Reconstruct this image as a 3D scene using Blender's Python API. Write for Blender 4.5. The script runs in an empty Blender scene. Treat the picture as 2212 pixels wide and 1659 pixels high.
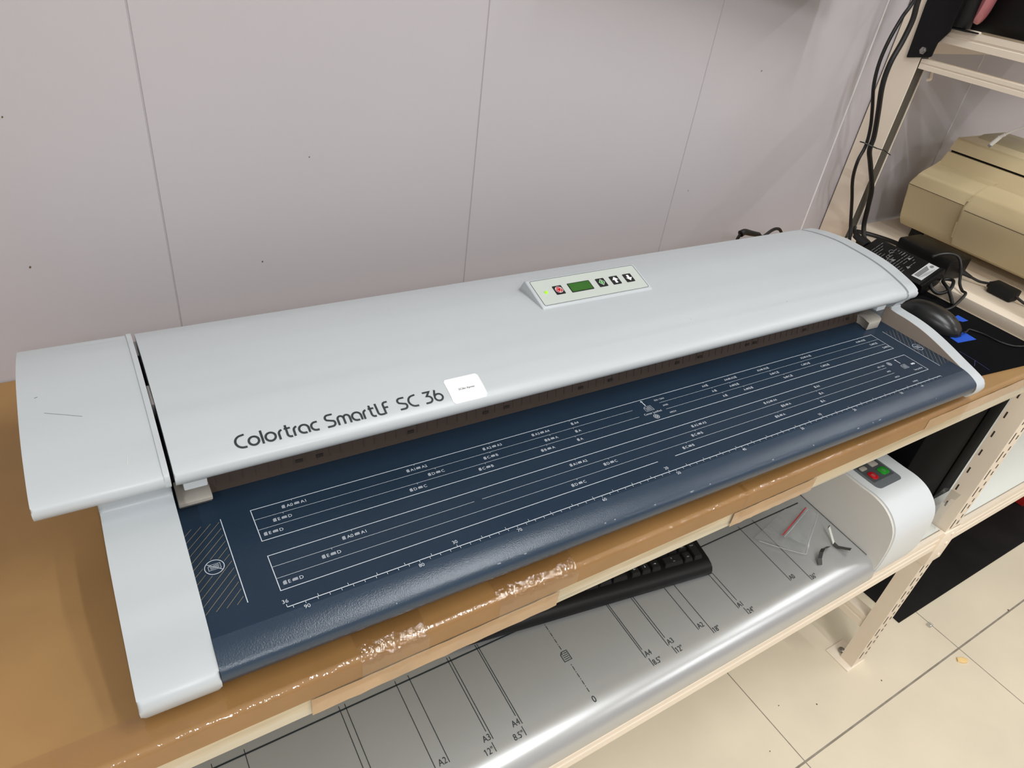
import bpy, bmesh, math, random
from mathutils import Vector, Matrix, Euler

# ------------------------------------------------------------------ camera, light, exposure
S = bpy.context.scene
COL = S.collection
random.seed(4)
cam = bpy.data.objects.new('camera', bpy.data.cameras.new('camera'))
COL.objects.link(cam)
cam.location = (0.0, -0.838, 1.4291)
cam.rotation_euler = (0.9506, -0.1229, -0.5481)
cam.data.sensor_fit = 'HORIZONTAL'
cam.data.sensor_width = 36.0
cam.data.lens = 36.0 * 1525.36 / 2212.0
cam.data.clip_start = 0.01
S.camera = cam

S.view_settings.view_transform = 'Standard'
S.view_settings.look = 'None'
S.view_settings.exposure = -0.02
S.view_settings.gamma = 1.0
S.view_settings.use_curve_mapping = False

W = bpy.data.worlds.new('world')
S.world = W
W.use_nodes = True
W.node_tree.nodes['Background'].inputs[0].default_value = (1.0, 0.99, 0.98, 1)
W.node_tree.nodes['Background'].inputs[1].default_value = 0.18


def area(name, loc, sx, sy, power, color, rot=(0, 0, 0)):
    d = bpy.data.lights.new(name, 'AREA')
    d.shape = 'RECTANGLE'
    d.size, d.size_y = sx, sy
    d.energy = power
    d.color = color
    o = bpy.data.objects.new(name, d)
    o.location = loc
    o.rotation_euler = rot
    COL.objects.link(o)
    return o


# ceiling troffers: pairs of narrow tubes running towards the panelled wall
WHITE = (0.955, 0.982, 1.0)
for tx, ty, pw in ((0.72, -1.25, 13), (1.10, -1.25, 13), (2.95, -1.25, 14),
                   (-1.35, -2.0, 24), (0.10, -2.85, 32), (2.95, -3.15, 20), (-1.35, -3.5, 10)):
    area('ceiling_tube_light', (tx, ty, 2.74), 0.05, 1.17, pw, WHITE)

# ------------------------------------------------------------------ materials


def lin(c):
    r = []
    for v in c:
        v /= 255.0
        r.append(v / 12.92 if v <= 0.04045 else ((v + 0.055) / 1.055) ** 2.4)
    return (r[0], r[1], r[2], 1.0)


def mat(name, rgb, rough=0.5, metal=0.0, var=0.03, vscale=6.0, bump=0.0, bscale=300.0, spec=0.5, coat=0.0, stretch=None, emit=None):
    m = bpy.data.materials.new(name)
    m.use_nodes = True
    nt = m.node_tree
    p = nt.nodes['Principled BSDF']
    c = lin(rgb)
    p.inputs['Base Color'].default_value = c
    p.inputs['Roughness'].default_value = rough
    p.inputs['Metallic'].default_value = metal
    p.inputs['Specular IOR Level'].default_value = spec
    p.inputs['Coat Weight'].default_value = coat
    tc = nt.nodes.new('ShaderNodeTexCoord')
    mp = nt.nodes.new('ShaderNodeMapping')
    nt.links.new(tc.outputs['Object'], mp.inputs[0])
    if stretch:
        mp.inputs['Scale'].default_value = stretch
    if var > 0:
        n = nt.nodes.new('ShaderNodeTexNoise')
        n.inputs['Scale'].default_value = vscale
        n.inputs['Detail'].default_value = 5
        nt.links.new(mp.outputs[0], n.inputs['Vector'])
        r = nt.nodes.new('ShaderNodeValToRGB')
        r.color_ramp.elements[0].position = 0.3
        r.color_ramp.elements[1].position = 0.7
        r.color_ramp.elements[0].color = tuple(x * (1 - var) for x in c[:3]) + (1,)
        r.color_ramp.elements[1].color = tuple(min(1, x * (1 + var)) for x in c[:3]) + (1,)
        nt.links.new(n.outputs['Fac'], r.inputs[0])
        nt.links.new(r.outputs[0], p.inputs['Base Color'])
    if bump > 0:
        n2 = nt.nodes.new('ShaderNodeTexNoise')
        n2.inputs['Scale'].default_value = bscale
        n2.inputs['Detail'].default_value = 3
        nt.links.new(mp.outputs[0], n2.inputs['Vector'])
        b = nt.nodes.new('ShaderNodeBump')
        b.inputs['Strength'].default_value = bump
        b.inputs['Distance'].default_value = 0.002
        nt.links.new(n2.outputs['Fac'], b.inputs['Height'])
        nt.links.new(b.outputs[0], p.inputs['Normal'])
    if emit:
        p.inputs['Emission Color'].default_value = c
        p.inputs['Emission Strength'].default_value = emit
    return m


def clear_film(name, tint, gloss=0.16, rough=0.08, bump=0.6, bscale=60.0, haze=0.0):
    m = bpy.data.materials.new(name)
    m.use_nodes = True
    nt = m.node_tree
    for n in list(nt.nodes):
        if n.type != 'OUTPUT_MATERIAL':
            nt.nodes.remove(n)
    out = [n for n in nt.nodes if n.type == 'OUTPUT_MATERIAL'][0]
    t = nt.nodes.new('ShaderNodeBsdfTransparent')
    t.inputs[0].default_value = tint + (1,)
    g = nt.nodes.new('ShaderNodeBsdfGlossy')
    g.inputs['Roughness'].default_value = rough
    d = nt.nodes.new('ShaderNodeBsdfDiffuse')
    d.inputs[0].default_value = (0.75, 0.76, 0.77, 1)
    tc = nt.nodes.new('ShaderNodeTexCoord')
    ns = nt.nodes.new('ShaderNodeTexNoise')
    ns.inputs['Scale'].default_value = bscale
    ns.inputs['Detail'].default_value = 4
    nt.links.new(tc.outputs['Object'], ns.inputs['Vector'])
    b = nt.nodes.new('ShaderNodeBump')
    b.inputs['Strength'].default_value = bump
    b.inputs['Distance'].default_value = 0.004
    nt.links.new(ns.outputs['Fac'], b.inputs['Height'])
    nt.links.new(b.outputs[0], g.inputs['Normal'])
    m1 = nt.nodes.new('ShaderNodeMixShader')
    m1.inputs[0].default_value = haze
    nt.links.new(t.outputs[0], m1.inputs[1])
    nt.links.new(d.outputs[0], m1.inputs[2])
    m2 = nt.nodes.new('ShaderNodeMixShader')
    m2.inputs[0].default_value = gloss
    nt.links.new(m1.outputs[0], m2.inputs[1])
    nt.links.new(g.outputs[0], m2.inputs[2])
    nt.links.new(m2.outputs[0], out.inputs[0])
    return m


def streaky(name, rgb_a, rgb_b, stretch, scale, rough, lo=0.42, hi=0.62, metal=0.0):
    m = mat(name, rgb_a, rough, metal, var=0.0)
    nt = m.node_tree
    p = nt.nodes['Principled BSDF']
    tc = nt.nodes.new('ShaderNodeTexCoord')
    mp = nt.nodes.new('ShaderNodeMapping')
    mp.inputs['Scale'].default_value = stretch
    n = nt.nodes.new('ShaderNodeTexNoise')
    n.inputs['Scale'].default_value = scale
    n.inputs['Detail'].default_value = 6
    r = nt.nodes.new('ShaderNodeValToRGB')
    r.color_ramp.elements[0].position = lo
    r.color_ramp.elements[1].position = hi
    r.color_ramp.elements[0].color = lin(rgb_a)
    r.color_ramp.elements[1].color = lin(rgb_b)
    nt.links.new(tc.outputs['Object'], mp.inputs[0])
    nt.links.new(mp.outputs[0], n.inputs['Vector'])
    nt.links.new(n.outputs['Fac'], r.inputs[0])
    nt.links.new(r.outputs[0], p.inputs['Base Color'])
    return m


def floor_material():
    m = mat('floor_tile', (228, 216, 192), 0.42, var=0.05, vscale=5.0, bump=0.05, bscale=90)
    nt = m.node_tree
    p = nt.nodes['Principled BSDF']
    src = p.inputs['Base Color'].links[0].from_socket
    geo = nt.nodes.new('ShaderNodeNewGeometry')
    sep = nt.nodes.new('ShaderNodeSeparateXYZ')
    nt.links.new(geo.outputs['Position'], sep.inputs[0])

    def mth(op, a, b=None):
        n = nt.nodes.new('ShaderNodeMath')
        n.operation = op
        for i, v in enumerate((a, b)):
            if v is None:
                continue
            if isinstance(v, (int, float)):
                n.inputs[i].default_value = v
            else:
                nt.links.new(v, n.inputs[i])
        return n.outputs[0]

    def line(sock, off, w):
        a = mth('ADD', sock, -off + 60.0 + 0.3)
        a = mth('MODULO', a, 0.6)
        a = mth('ABSOLUTE', mth('SUBTRACT', a, 0.3))
        return mth('LESS_THAN', a, w)
    lx = line(sep.outputs[0], 1.0745, 0.0013)
    ly = line(sep.outputs[1], -0.6150, 0.0022)
    f = mth('MAXIMUM', lx, ly)
    mx = nt.nodes.new('ShaderNodeMix')
    mx.data_type = 'RGBA'
    nt.links.new(f, mx.inputs[0])
    nt.links.new(src, mx.inputs[6])
    gn = nt.nodes.new('ShaderNodeTexNoise')
    gn.inputs['Scale'].default_value = 40
    gr = nt.nodes.new('ShaderNodeValToRGB')
    gr.color_ramp.elements[0].color = lin((116, 104, 86))
    gr.color_ramp.elements[1].color = lin((168, 160, 148))
    tc = nt.nodes.new('ShaderNodeTexCoord')
    nt.links.new(tc.outputs['Object'], gn.inputs['Vector'])
    nt.links.new(gn.outputs['Fac'], gr.inputs[0])
    nt.links.new(gr.outputs[0], mx.inputs[7])
    # small dirt specks and scuffs
    vn = nt.nodes.new('ShaderNodeTexNoise')
    vn.inputs['Scale'].default_value = 34
    vn.inputs['Detail'].default_value = 2
    nt.links.new(tc.outputs['Object'], vn.inputs['Vector'])
    vr = nt.nodes.new('ShaderNodeValToRGB')
    vr.color_ramp.elements[0].position = 0.775
    vr.color_ramp.elements[1].position = 0.80
    vr.color_ramp.elements[0].color = (0, 0, 0, 1)
    vr.color_ramp.elements[1].color = (0.7, 0.7, 0.7, 1)
    nt.links.new(vn.outputs['Fac'], vr.inputs[0])
    m2 = nt.nodes.new('ShaderNodeMix')
    m2.data_type = 'RGBA'
    nt.links.new(vr.outputs[0], m2.inputs[0])
    nt.links.new(mx.outputs[2], m2.inputs[6])
    m2.inputs[7].default_value = lin((120, 104, 78))
    nt.links.new(m2.outputs[2], p.inputs['Base Color'])
    return m


M = {
    'wall': mat('wall_panel', (188, 183, 186), 0.38, var=0.012, vscale=3, bump=0.02, bscale=40),
    'ceiling': mat('ceiling_white', (232, 228, 222), 0.8),
    'floor': floor_material(),
    'plastic': mat('scanner_plastic', (190, 196, 199), 0.34, var=0.012, vscale=8, bump=0.012, bscale=900),
    'plastic_white': mat('white_plastic', (214, 219, 221), 0.3, var=0.008),
    'blue': mat('blue_bed', (35, 50, 66), 0.34, var=0.05, vscale=12, bump=0.12, bscale=650, spec=0.2),
    'bluelip': mat('blue_lip_paint', (38, 56, 74), 0.26, var=0.05, vscale=12, bump=0.13, bscale=900, spec=0.58),
    'brownstrip': mat('brown_strip', (70, 58, 50), 0.45, var=0.05, vscale=60, stretch=(6, 1, 1)),
    'brownpanel': mat('brown_grey_panel', (170, 156, 142), 0.45),
    'guide': mat('guide_grey', (176, 170, 160), 0.4),
    'black': mat('black_plastic', (13, 13, 14), 0.42, var=0.05, spec=0.3),
    'blackmatte': mat('black_matte', (14, 14, 15), 0.75, var=0.1, vscale=60),
    'void': mat('dark_interior', (6, 6, 6), 0.8),
    'cable': mat('cable_black', (16, 16, 16), 0.42),
    'ink_white': mat('ink_white', (205, 212, 220), 0.5, var=0.0),
    'ink_grey': mat('ink_grey', (158, 164, 172), 0.5, var=0.0),
    'chipgrey': mat('chip_grey', (120, 128, 136), 0.5, var=0.1),
    'notch': mat('notch_dark', (34, 28, 24), 0.7, var=0.0),
    'ink_tan': mat('ink_tan', (150, 136, 104), 0.5, var=0.0),
    'ink_dark': mat('ink_dark', (36, 44, 46), 0.5, var=0.0),
    'ink_black': mat('ink_black', (22, 25, 26), 0.5, var=0.0),
    'paper': mat('sticker_paper', (240, 241, 240), 0.45, var=0.0),
    'metal': mat('steel', (170, 168, 165), 0.3, 1.0),
    'red': mat('red_key', (190, 22, 34), 0.35, var=0.02),
    'green': mat('green_key', (38, 150, 44), 0.35, var=0.02),
    'lcd': mat('lcd_green', (58, 104, 44), 0.25, var=0.08, vscale=30),
    'led': mat('led_green', (150, 215, 30), 0.3, var=0.0, emit=0.6),
    'facep': mat('face_plate', (196, 203, 196), 0.4, var=0.0),
    'card': mat('cardboard', (157, 121, 75), 0.5, var=0.13, vscale=7, bump=0.06, bscale=160),
    'wood': streaky('wood_edge', (214, 204, 180), (172, 163, 138), (3, 60, 60), 2.2, 0.55, 0.5, 0.8),
    'tape_tan': mat('tan_tape', (178, 146, 108), 0.22, var=0.1, vscale=30, bump=0.15, bscale=60, coat=0.5),
    'tape_clear': clear_film('clear_tape', (0.96, 0.92, 0.86), 0.06, 0.07, 0.55, 45.0, 0.0),
    'tape_glint': clear_film('clear_tape_bulge', (0.99, 0.98, 0.96), 0.10, 0.06, 0.9, 70.0, 0.0),
    'jointwhite': mat('white_joint', (238, 236, 234), 0.4, var=0.0),
    'cream': mat('cream_steel', (242, 228, 208), 0.36, var=0.02, vscale=9),
    'creamdark': mat('slot_shadow', (52, 44, 36), 0.8),
    'seamgrey': mat('seam_grey', (150, 158, 160), 0.45, var=0.0),
    'smear': mat('pale_smear', (226, 224, 212), 0.5, var=0.0),
    'speck': mat('dirt_speck', (96, 80, 58), 0.7, var=0.1),
    'shadegrey': mat('channel_shade_grey', (74, 70, 62), 0.5),
    'caseblack': mat('case_black', (7, 7, 8), 0.7, var=0.03, spec=0.05),
    'panelwhite': mat('shelf_white', (226, 228, 220), 0.4, var=0.015),
    'silver': mat('silver_paint', (192, 194, 194), 0.30, 0.6, var=0.02, vscale=10),
    'silverwall': mat('silver_side', (216, 213, 206), 0.45, 0.0, var=0.03, vscale=9),
    'greypad': mat('key_panel_grey', (104, 110, 114), 0.45),
    'greypad2': mat('key_panel_dark', (74, 78, 80), 0.45),
    'key': mat('keyboard_key', (20, 20, 21), 0.5, var=0.03),
    'beige': mat('beige_plastic', (226, 208, 166), 0.42, var=0.03, vscale=7),
    'beigegrey': mat('beige_grey_lid', (176, 164, 132), 0.45, var=0.03),
    'pad': mat('mouse_pad_cloth', (9, 10, 13), 0.95, var=0.1, vscale=200, spec=0.08),
    'bluepatch': mat('blue_patch', (18, 82, 196), 0.6, var=0.04),
    'navy': mat('navy_line', (46, 62, 120), 0.6, var=0.0),
    'mouse': mat('mouse_black', (20, 22, 24), 0.3, var=0.02),
    'labelgrey': mat('label_grey', (128, 128, 130), 0.5, var=0.0),
    'labelwhite': mat('label_white', (205, 208, 208), 0.5, var=0.0),
    'rubber': mat('black_rubber', (17, 15, 14), 0.7, var=0.6, vscale=9, spec=0.2),
    'pinkbag': mat('pink_plastic', (170, 104, 108), 0.25, var=0.3, vscale=25, bump=0.5, bscale=40),
    'redbox': mat('red_card', (170, 30, 26), 0.5),
    'whitecable': mat('white_cable', (232, 230, 224), 0.4, var=0.0),
    'chip': mat('cream_chip', (240, 205, 140), 0.6),
    'bag': clear_film('zip_bag_film', (0.96, 0.97, 0.97), 0.10, 0.14, 0.8, 50.0, 0.15),
    'bagedge': clear_film('zip_bag_fold', (0.95, 0.95, 0.95), 0.10, 0.2, 0.2, 50.0, 0.42),
    'wrap': clear_film('clear_wrap', (0.93, 0.93, 0.92), 0.12, 0.12, 0.8, 40.0, 0.15),
    'redzip': mat('red_zip', (190, 60, 66), 0.4, var=0.0),
    'stripw': mat('strip_white', (222, 222, 214), 0.3, var=0.0),
    'stripb': mat('strip_black', (22, 22, 22), 0.3, var=0.0),
    'stripg': mat('strip_grey', (58, 58, 55), 0.35, var=0.0),
}

# ------------------------------------------------------------------ mesh helpers


def obj(name, bm, m, parent=None, label=None, smooth=True, angle=35):
    me = bpy.data.meshes.new(name)
    bmesh.ops.recalc_face_normals(bm, faces=bm.faces[:])
    bm.to_mesh(me)
    bm.free()
    ms = m if isinstance(m, (list, tuple)) else [m]
    for k in ms:
        me.materials.append(M[k])
    if smooth:
        me.polygons.foreach_set('use_smooth', [True] * len(me.polygons))
        me.set_sharp_from_angle(angle=math.radians(angle))
    o = bpy.data.objects.new(name, me)
    COL.objects.link(o)
    if parent is not None:
        o.parent = parent
    if label:
        o['label'] = label
    return o


def thing(name, label, cat, loc=(0, 0, 0), rot=(0, 0, 0), group=None):
    o = bpy.data.objects.new(name, None)
    o.empty_display_size = 0.02
    COL.objects.link(o)
    o.location = loc
    o.rotation_euler = rot
    o['label'] = label
    o['category'] = cat
    if group:
        o['group'] = group
    return o


def tag(o, label, cat, group=None):
    o['label'] = label
    o['category'] = cat
    if group:
        o['group'] = group
    return o


def struct(o):
    o['kind'] = 'structure'
    return o


def B():
    return bmesh.new()


def _merge(dst, src, Mx=None, mi=0):
    vm = {}
    for v in src.verts:
        vm[v] = dst.verts.new(Mx @ v.co if Mx else v.co)
    for f in src.faces:
        try:
            nf = dst.faces.new([vm[v] for v in f.verts])
            nf.material_index = mi if mi else f.material_index
        except ValueError:
            pass
    src.free()


def box(bm, x0, x1, y0, y1, z0, z1, bev=0.0, Mx=None, mi=0, seg=2):
    t = bmesh.new()
    bmesh.ops.create_cube(t, size=1.0)
    for v in t.verts:
        v.co = Vector(((x0 + x1) / 2 + v.co.x * (x1 - x0), (y0 + y1) / 2 + v.co.y * (y1 - y0), (z0 + z1) / 2 + v.co.z * (z1 - z0)))
    if bev > 0:
        bmesh.ops.bevel(t, geom=t.edges[:], offset=bev, segments=seg, profile=0.5, affect='EDGES')
    _merge(bm, t, Mx, mi)


def prism(bm, poly, a, b, axis='x', bev=0.0, Mx=None, mi=0, seg=2, capbev=True):
    """poly in the two other axes (cyclic order y,z for x; x,z for y; x,y for z)"""
    t = bmesh.new()

    def P(p, w):
        if axis == 'x':
            return (w, p[0], p[1])
        if axis == 'y':
            return (p[0], w, p[1])
        return (p[0], p[1], w)
    va = [t.verts.new(P(p, a)) for p in poly]
    vb = [t.verts.new(P(p, b)) for p in poly]
    n = len(poly)
    t.faces.new(va[::-1])
    t.faces.new(vb)
    for i in range(n):
        t.faces.new((va[i], va[(i + 1) % n], vb[(i + 1) % n], vb[i]))
    if bev > 0:
        t.edges.ensure_lookup_table()
        capv = set(va), set(vb)
        es = [e for e in t.edges if (e.verts[0] in capv[0]) == (e.verts[1] in capv[0])]
        bmesh.ops.bevel(t, geom=es, offset=bev, segments=seg, profile=0.5, affect='EDGES')
    _merge(bm, t, Mx, mi)


def rrect(x0, x1, y0, y1, r, n=5):
    pts = []
    for cx, cy, a0 in ((x1 - r, y1 - r, 0), (x0 + r, y1 - r, 90), (x0 + r, y0 + r, 180), (x1 - r, y0 + r, 270)):
        for i in range(n + 1):
            a = math.radians(a0 + 90 * i / n)
            pts.append((cx + r * math.cos(a), cy + r * math.sin(a)))
    return pts


def catmull(pts, n=6):
    pts = [Vector(p) for p in pts]
    out = []
    P = [2 * pts[0] - pts[1]] + pts + [2 * pts[-1] - pts[-2]]
    for i in range(1, len(P) - 2):
        for k in range(n):
            t = k / n
            a, b, c, d = P[i - 1], P[i], P[i + 1], P[i + 2]
            out.append(0.5 * ((2 * b) + (c - a) * t + (2 * a - 5 * b + 4 * c - d) * t * t + (3 * b - a - 3 * c + d) * t ** 3))
    out.append(pts[-1])
    return out


def tube(bm, pts, r, seg=10, smooth=6, mi=0, flat=1.0):
    p = catmull(pts, smooth) if smooth else [Vector(q) for q in pts]
    rings = []
    up = None
    for i, c in enumerate(p):
        t = (p[min(i + 1, len(p) - 1)] - p[max(i - 1, 0)])
        t.normalize()
        if up is None:
            up = Vector((0, 0, 1)) if abs(t.z) < 0.9 else Vector((1, 0, 0))
        x = t.cross(up)
        if x.length < 1e-5:
            x = t.cross(Vector((0, 1, 0)))
        x.normalize()
        y = x.cross(t)
        y.normalize()
        up = y
        rr = r(i / (len(p) - 1)) if callable(r) else r
        rings.append([bm.verts.new(c + x * rr * math.cos(2 * math.pi * k / seg) + y * rr * flat * math.sin(2 * math.pi * k / seg)) for k in range(seg)])
    for a, b in zip(rings[:-1], rings[1:]):
        for k in range(seg):
            f = bm.faces.new((a[k], a[(k + 1) % seg], b[(k + 1) % seg], b[k]))
            f.material_index = mi
    for rg in (rings[0][::-1], rings[-1]):
        f = bm.faces.new(rg)
        f.material_index = mi


def cyl(bm, c, r, h, axis='z', seg=24, bev=0.0, mi=0, Mx=None):
    poly = [(math.cos(2 * math.pi * i / seg) * r, math.sin(2 * math.pi * i / seg) * r) for i in range(seg)]
    if axis == 'z':
        poly = [(c[0] + a, c[1] + b) for a, b in poly]
        lo = c[2]
    elif axis == 'x':
        poly = [(c[1] + a, c[2] + b) for a, b in poly]
        lo = c[0]
    else:
        poly = [(c[0] + a, c[2] + b) for a, b in poly]
        lo = c[1]
    prism(bm, poly, lo, lo + h, axis, bev, Mx, mi)


# flat printing: everything goes through a mapping F(u, v) -> Vector
def stroke(bm, pts, w, F, closed=False, mi=0):
    p = [Vector((a[0], a[1])) for a in pts]
    n = len(p)
    L, R = [], []
    for i in range(n):
        if closed:
            a, b = p[(i - 1) % n], p[(i + 1) % n]
        else:
            a, b = p[max(i - 1, 0)], p[min(i + 1, n - 1)]
        d1 = (p[i] - a)
        d2 = (b - p[i])
        if d1.length < 1e-12:
            d1 = d2
        if d2.length < 1e-12:
            d2 = d1
        d1.normalize()
        d2.normalize()
        t = d1 + d2
        t = t.normalized() if t.length > 1e-6 else d1
        nn = Vector((-t.y, t.x))
        k = max(0.5, nn.dot(Vector((-d1.y, d1.x))))
        L.append(bm.verts.new(F(*(p[i] + nn * w / 2 / k))))
        R.append(bm.verts.new(F(*(p[i] - nn * w / 2 / k))))
    for i in range(n if closed else n - 1):
        j = (i + 1) % n
        f = bm.faces.new((L[i], R[i], R[j], L[j]))
        f.material_index = mi


def fill(bm, pts, F, mi=0):
    f = bm.faces.new([bm.verts.new(F(*q)) for q in pts])
    f.material_index = mi


_glyphs = {}


def text_geo(s):
    """outline mesh of a word; the figure 1 gets a flag so it does not read as a capital I"""
    if s not in _glyphs:
        flags = []
        for i, ch in enumerate(s):
            if ch == '1':
                a = text_raw(s[:i + 1])[0]
                n0 = len(text_raw(s[:i])[0]) if i else 0
                own = a[n0:]
                flags.append((min(v[0] for v in own), max(v[1] for v in own)))
        vs, fs, x0, x1 = text_raw(s)
        vs, fs = list(vs), list(fs)
        for xl, yt in flags:
            k = len(vs)
            vs += [(xl + 0.02, yt), (xl - 0.13, yt - 0.10), (xl - 0.13, yt - 0.19), (xl + 0.02, yt - 0.11)]
            fs.append((k, k + 1, k + 2, k + 3))
        _glyphs[s] = (vs, fs, min(v[0] for v in vs), x1)
    return _glyphs[s]


_raw = {}


def text_raw(s):
    if s not in _raw:
        cu = bpy.data.curves.new('tmp', 'FONT')
        cu.body = s
        cu.size = 1.0
        cu.resolution_u = 3
        o = bpy.data.objects.new('tmp', cu)
        COL.objects.link(o)
        bpy.context.view_layer.update()
        dg = bpy.context.evaluated_depsgraph_get()
        me = bpy.data.meshes.new_from_object(o.evaluated_get(dg))
        vs = [tuple(v.co[:2]) for v in me.vertices]
        fs = [tuple(q.vertices) for q in me.polygons]
        bpy.data.objects.remove(o)
        bpy.data.curves.remove(cu)
        bpy.data.meshes.remove(me)
        xs = [v[0] for v in vs]
        _raw[s] = (vs, fs, min(xs), max(xs))
    return _raw[s]


def text(bm, s, u, v, h, F, align='l', sq=1.0, rot=0.0, mi=0):
    """h = cap height; returns width"""
    vs, fs, x0, x1 = text_geo(s)
    k = h / 0.69
    wd = (x1 - x0) * k * sq
    off = {'l': 0.0, 'c': -wd / 2, 'r': -wd}[align]
    ca, sa = math.cos(rot), math.sin(rot)
    nv = []
    for a, b in vs:
        lx = (a - x0) * k * sq + off
        ly = b * k
        nv.append(bm.verts.new(F(u + lx * ca - ly * sa, v + lx * sa + ly * ca)))
    for f in fs:
        try:
            nf = bm.faces.new([nv[i] for i in f])
            nf.material_index = mi
        except ValueError:
            pass
    return wd


def arc(cx, cy, rx, ry, a0, a1, n=14):
    return [(cx + rx * math.cos(math.radians(a0 + (a1 - a0) * i / n)), cy + ry * math.sin(math.radians(a0 + (a1 - a0) * i / n))) for i in range(n + 1)]


# ------------------------------------------------------------------ the room
SPECKS = [(1.1225, -0.5, 0.0015), (1.2067, -0.5400, 0.002), (1.4036, -0.5751, 0.002), (1.0221, -0.5626, 0.0015), (0.885, -0.55, 0.0022), (0.87, -0.548, 0.0018), (0.9481, -0.5726, 0.0015), (1.9271, -0.6122, 0.003)]
XL, XR, YF, HC = -2.2, 3.5, -4.2, 2.8
b = B()
box(b, XL, XR, YF, 0.1, -0.05, 0.0)
for wx, wy, r_ in SPECKS:
    fill(b, [(wx + r_ * math.cos(k_ * 1.05) * (1 + 0.5 * math.sin(k_ * 2.1)), wy + r_ * math.sin(k_ * 1.05)) for k_ in range(6)], lambda u, v: Vector((u, v, 0.0004)), 1)
struct(obj('floor', b, ['floor', 'speck'], smooth=False))
b = B()
box(b, XL, XR, YF, 0.1, HC, HC + 0.05)
struct(obj('ceiling', b, 'ceiling', smooth=False))
# back wall of sandwich panels: V joints every 0.4024 m
b = B()
prof = [(XL, 0.0)]
n = -5
while True:
    x = 0.09455 + 0.40242 * n
    n += 1
    if x < XL + 0.05:
        continue
    if x > XR - 0.05:
        break
    d_ = 0.0014 if n < 4 else -0.0014
    prof += [(x - 0.0012, 0.0), (x - 0.0003, d_), (x + 0.0003, d_), (x + 0.0012, 0.0)]
prof += [(XR, 0.0), (XR, 0.06), (XL, 0.06)]
prism(b, prof, 0.0, HC, 'z')
for f_ in b.faces:
    c_ = f_.calc_center_median()
    if len(f_.verts) == 4 and c_.x > 1.2 and c_.y < 0.01 and f_.calc_area() < 0.02:
        f_.material_index = 2  # raised joints towards the right are coloured white
for wx, wz, r_ in ((-0.0435, 1.0282, 0.0011), (0.2659, 1.1285, 0.0007), (1.0284, 1.2244, 0.0010), (0.933, 1.0275, 0.0009), (-0.03, 1.1855, 0.0008), (0.2, 0.999, 0.0010)):
    fill(b, [(wx + r_ * math.cos(k_ * 1.05) * (1 + 0.4 * math.sin(k_ * 2.1)), wz + r_ * 1.3 * math.sin(k_ * 1.05)) for k_ in range(6)], lambda u, v: Vector((u, -0.0004, v)), 1)
struct(obj('wall_back', b, ['wall', 'speck', 'jointwhite'], smooth=False))
for nm, x0, x1, y0, y1 in (('wall_left', XL - 0.06, XL, YF, 0.06), ('wall_right', XR, XR + 0.06, YF, 0.06), ('wall_front', XL - 0.06, XR + 0.06, YF - 0.06, YF)):
    b = B()
    box(b, x0, x1, y0, y1, 0, HC)
    struct(obj(nm, b, 'wall', smooth=False))

# ------------------------------------------------------------------ steel rack
rack = thing('shelving_rack', 'cream slotted steel shelving rack carrying the big scanners, against the panelled wall', 'shelf')
BAYS = [(-0.49, 1.363), (1.363, 2.95)]
PW = 0.047


def post(x, y, sy, slots):
    """L-shaped slotted post; corner at (x, y), flange running sy*0.055 in depth"""
    b = B()
    t = 0.0022
    yd = y + sy * (0.033 if sy > 0 else 0.06)
    if sy > 0:
        poly = [(x, y), (x + PW, y), (x + PW, y + t), (x + t, y + t), (x + t, yd), (x, yd)]
    else:
        w = 0.031
        poly = [(x, yd), (x + t, yd), (x + t, y - t), (x + w - t, y - t), (x + w - t, yd), (x + w, yd), (x + w, y), (x, y)]
    prism(b, poly, 0.0, 1.85, 'z', bev=0.0009)
    if slots:
        z = 0.03
        k = 0
        while z < 1.82:
            for (dx, z0, ln) in ((0.013, 0.0, 0.026), (0.034, 0.004, 0.010), (0.034, 0.022, 0.010)):
                xx = x + dx
                yy = y - 0.0004 * sy
                f = [b.verts.new(q) for q in ((xx - 0.0022, yy, z + z0), (xx + 0.0022, yy, z + z0), (xx + 0.0022, yy, z + z0 + ln), (xx - 0.0022, yy, z + z0 + ln))]
                ff = b.faces.new(f)
                ff.material_index = 1
            if z > 0.5:
                xx = x - 0.0004
                yy = y + sy * 0.027
                f = [b.verts.new(q) for q in ((xx, yy - 0.0014, z), (xx, yy + 0.0014, z), (xx, yy + 0.0014, z + 0.014), (xx, yy - 0.0014, z + 0.014))]
                ff = b.faces.new(f)
                ff.material_index = 1
            z += 0.045
            k += 1
    po = obj('post', b, ['cream', 'creamdark'], rack)
    if sy < 0:  # shade in the hollow back post, put in as a dark grey strip
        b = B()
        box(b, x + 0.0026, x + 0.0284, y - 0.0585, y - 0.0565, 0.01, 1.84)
        obj('channel_shade', b, 'shadegrey', po, 'dark grey strip standing in for the shade inside the post channel')
    b = B()
    ya, yb = sorted((y - sy * 0.003, y + sy * 0.062))
    box(b, x - 0.018, x + 0.05, ya, yb, 0.0, 0.003, 0.0008)
    fp = obj('foot_plate', b, 'cream', rack)
    b = B()
    cyl(b, (x + 0.016, y + sy * 0.042, 0.003), 0.0075, 0.006, 'z', 16, 0.001)
    obj('anchor_bolt', b, 'metal', fp, 'steel anchor bolt')


for xx in (-0.49, 1.363, 2.95):
    post(xx, -0.518, 1, xx > 0)
    post(xx, -0.003, -1, False)


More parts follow.
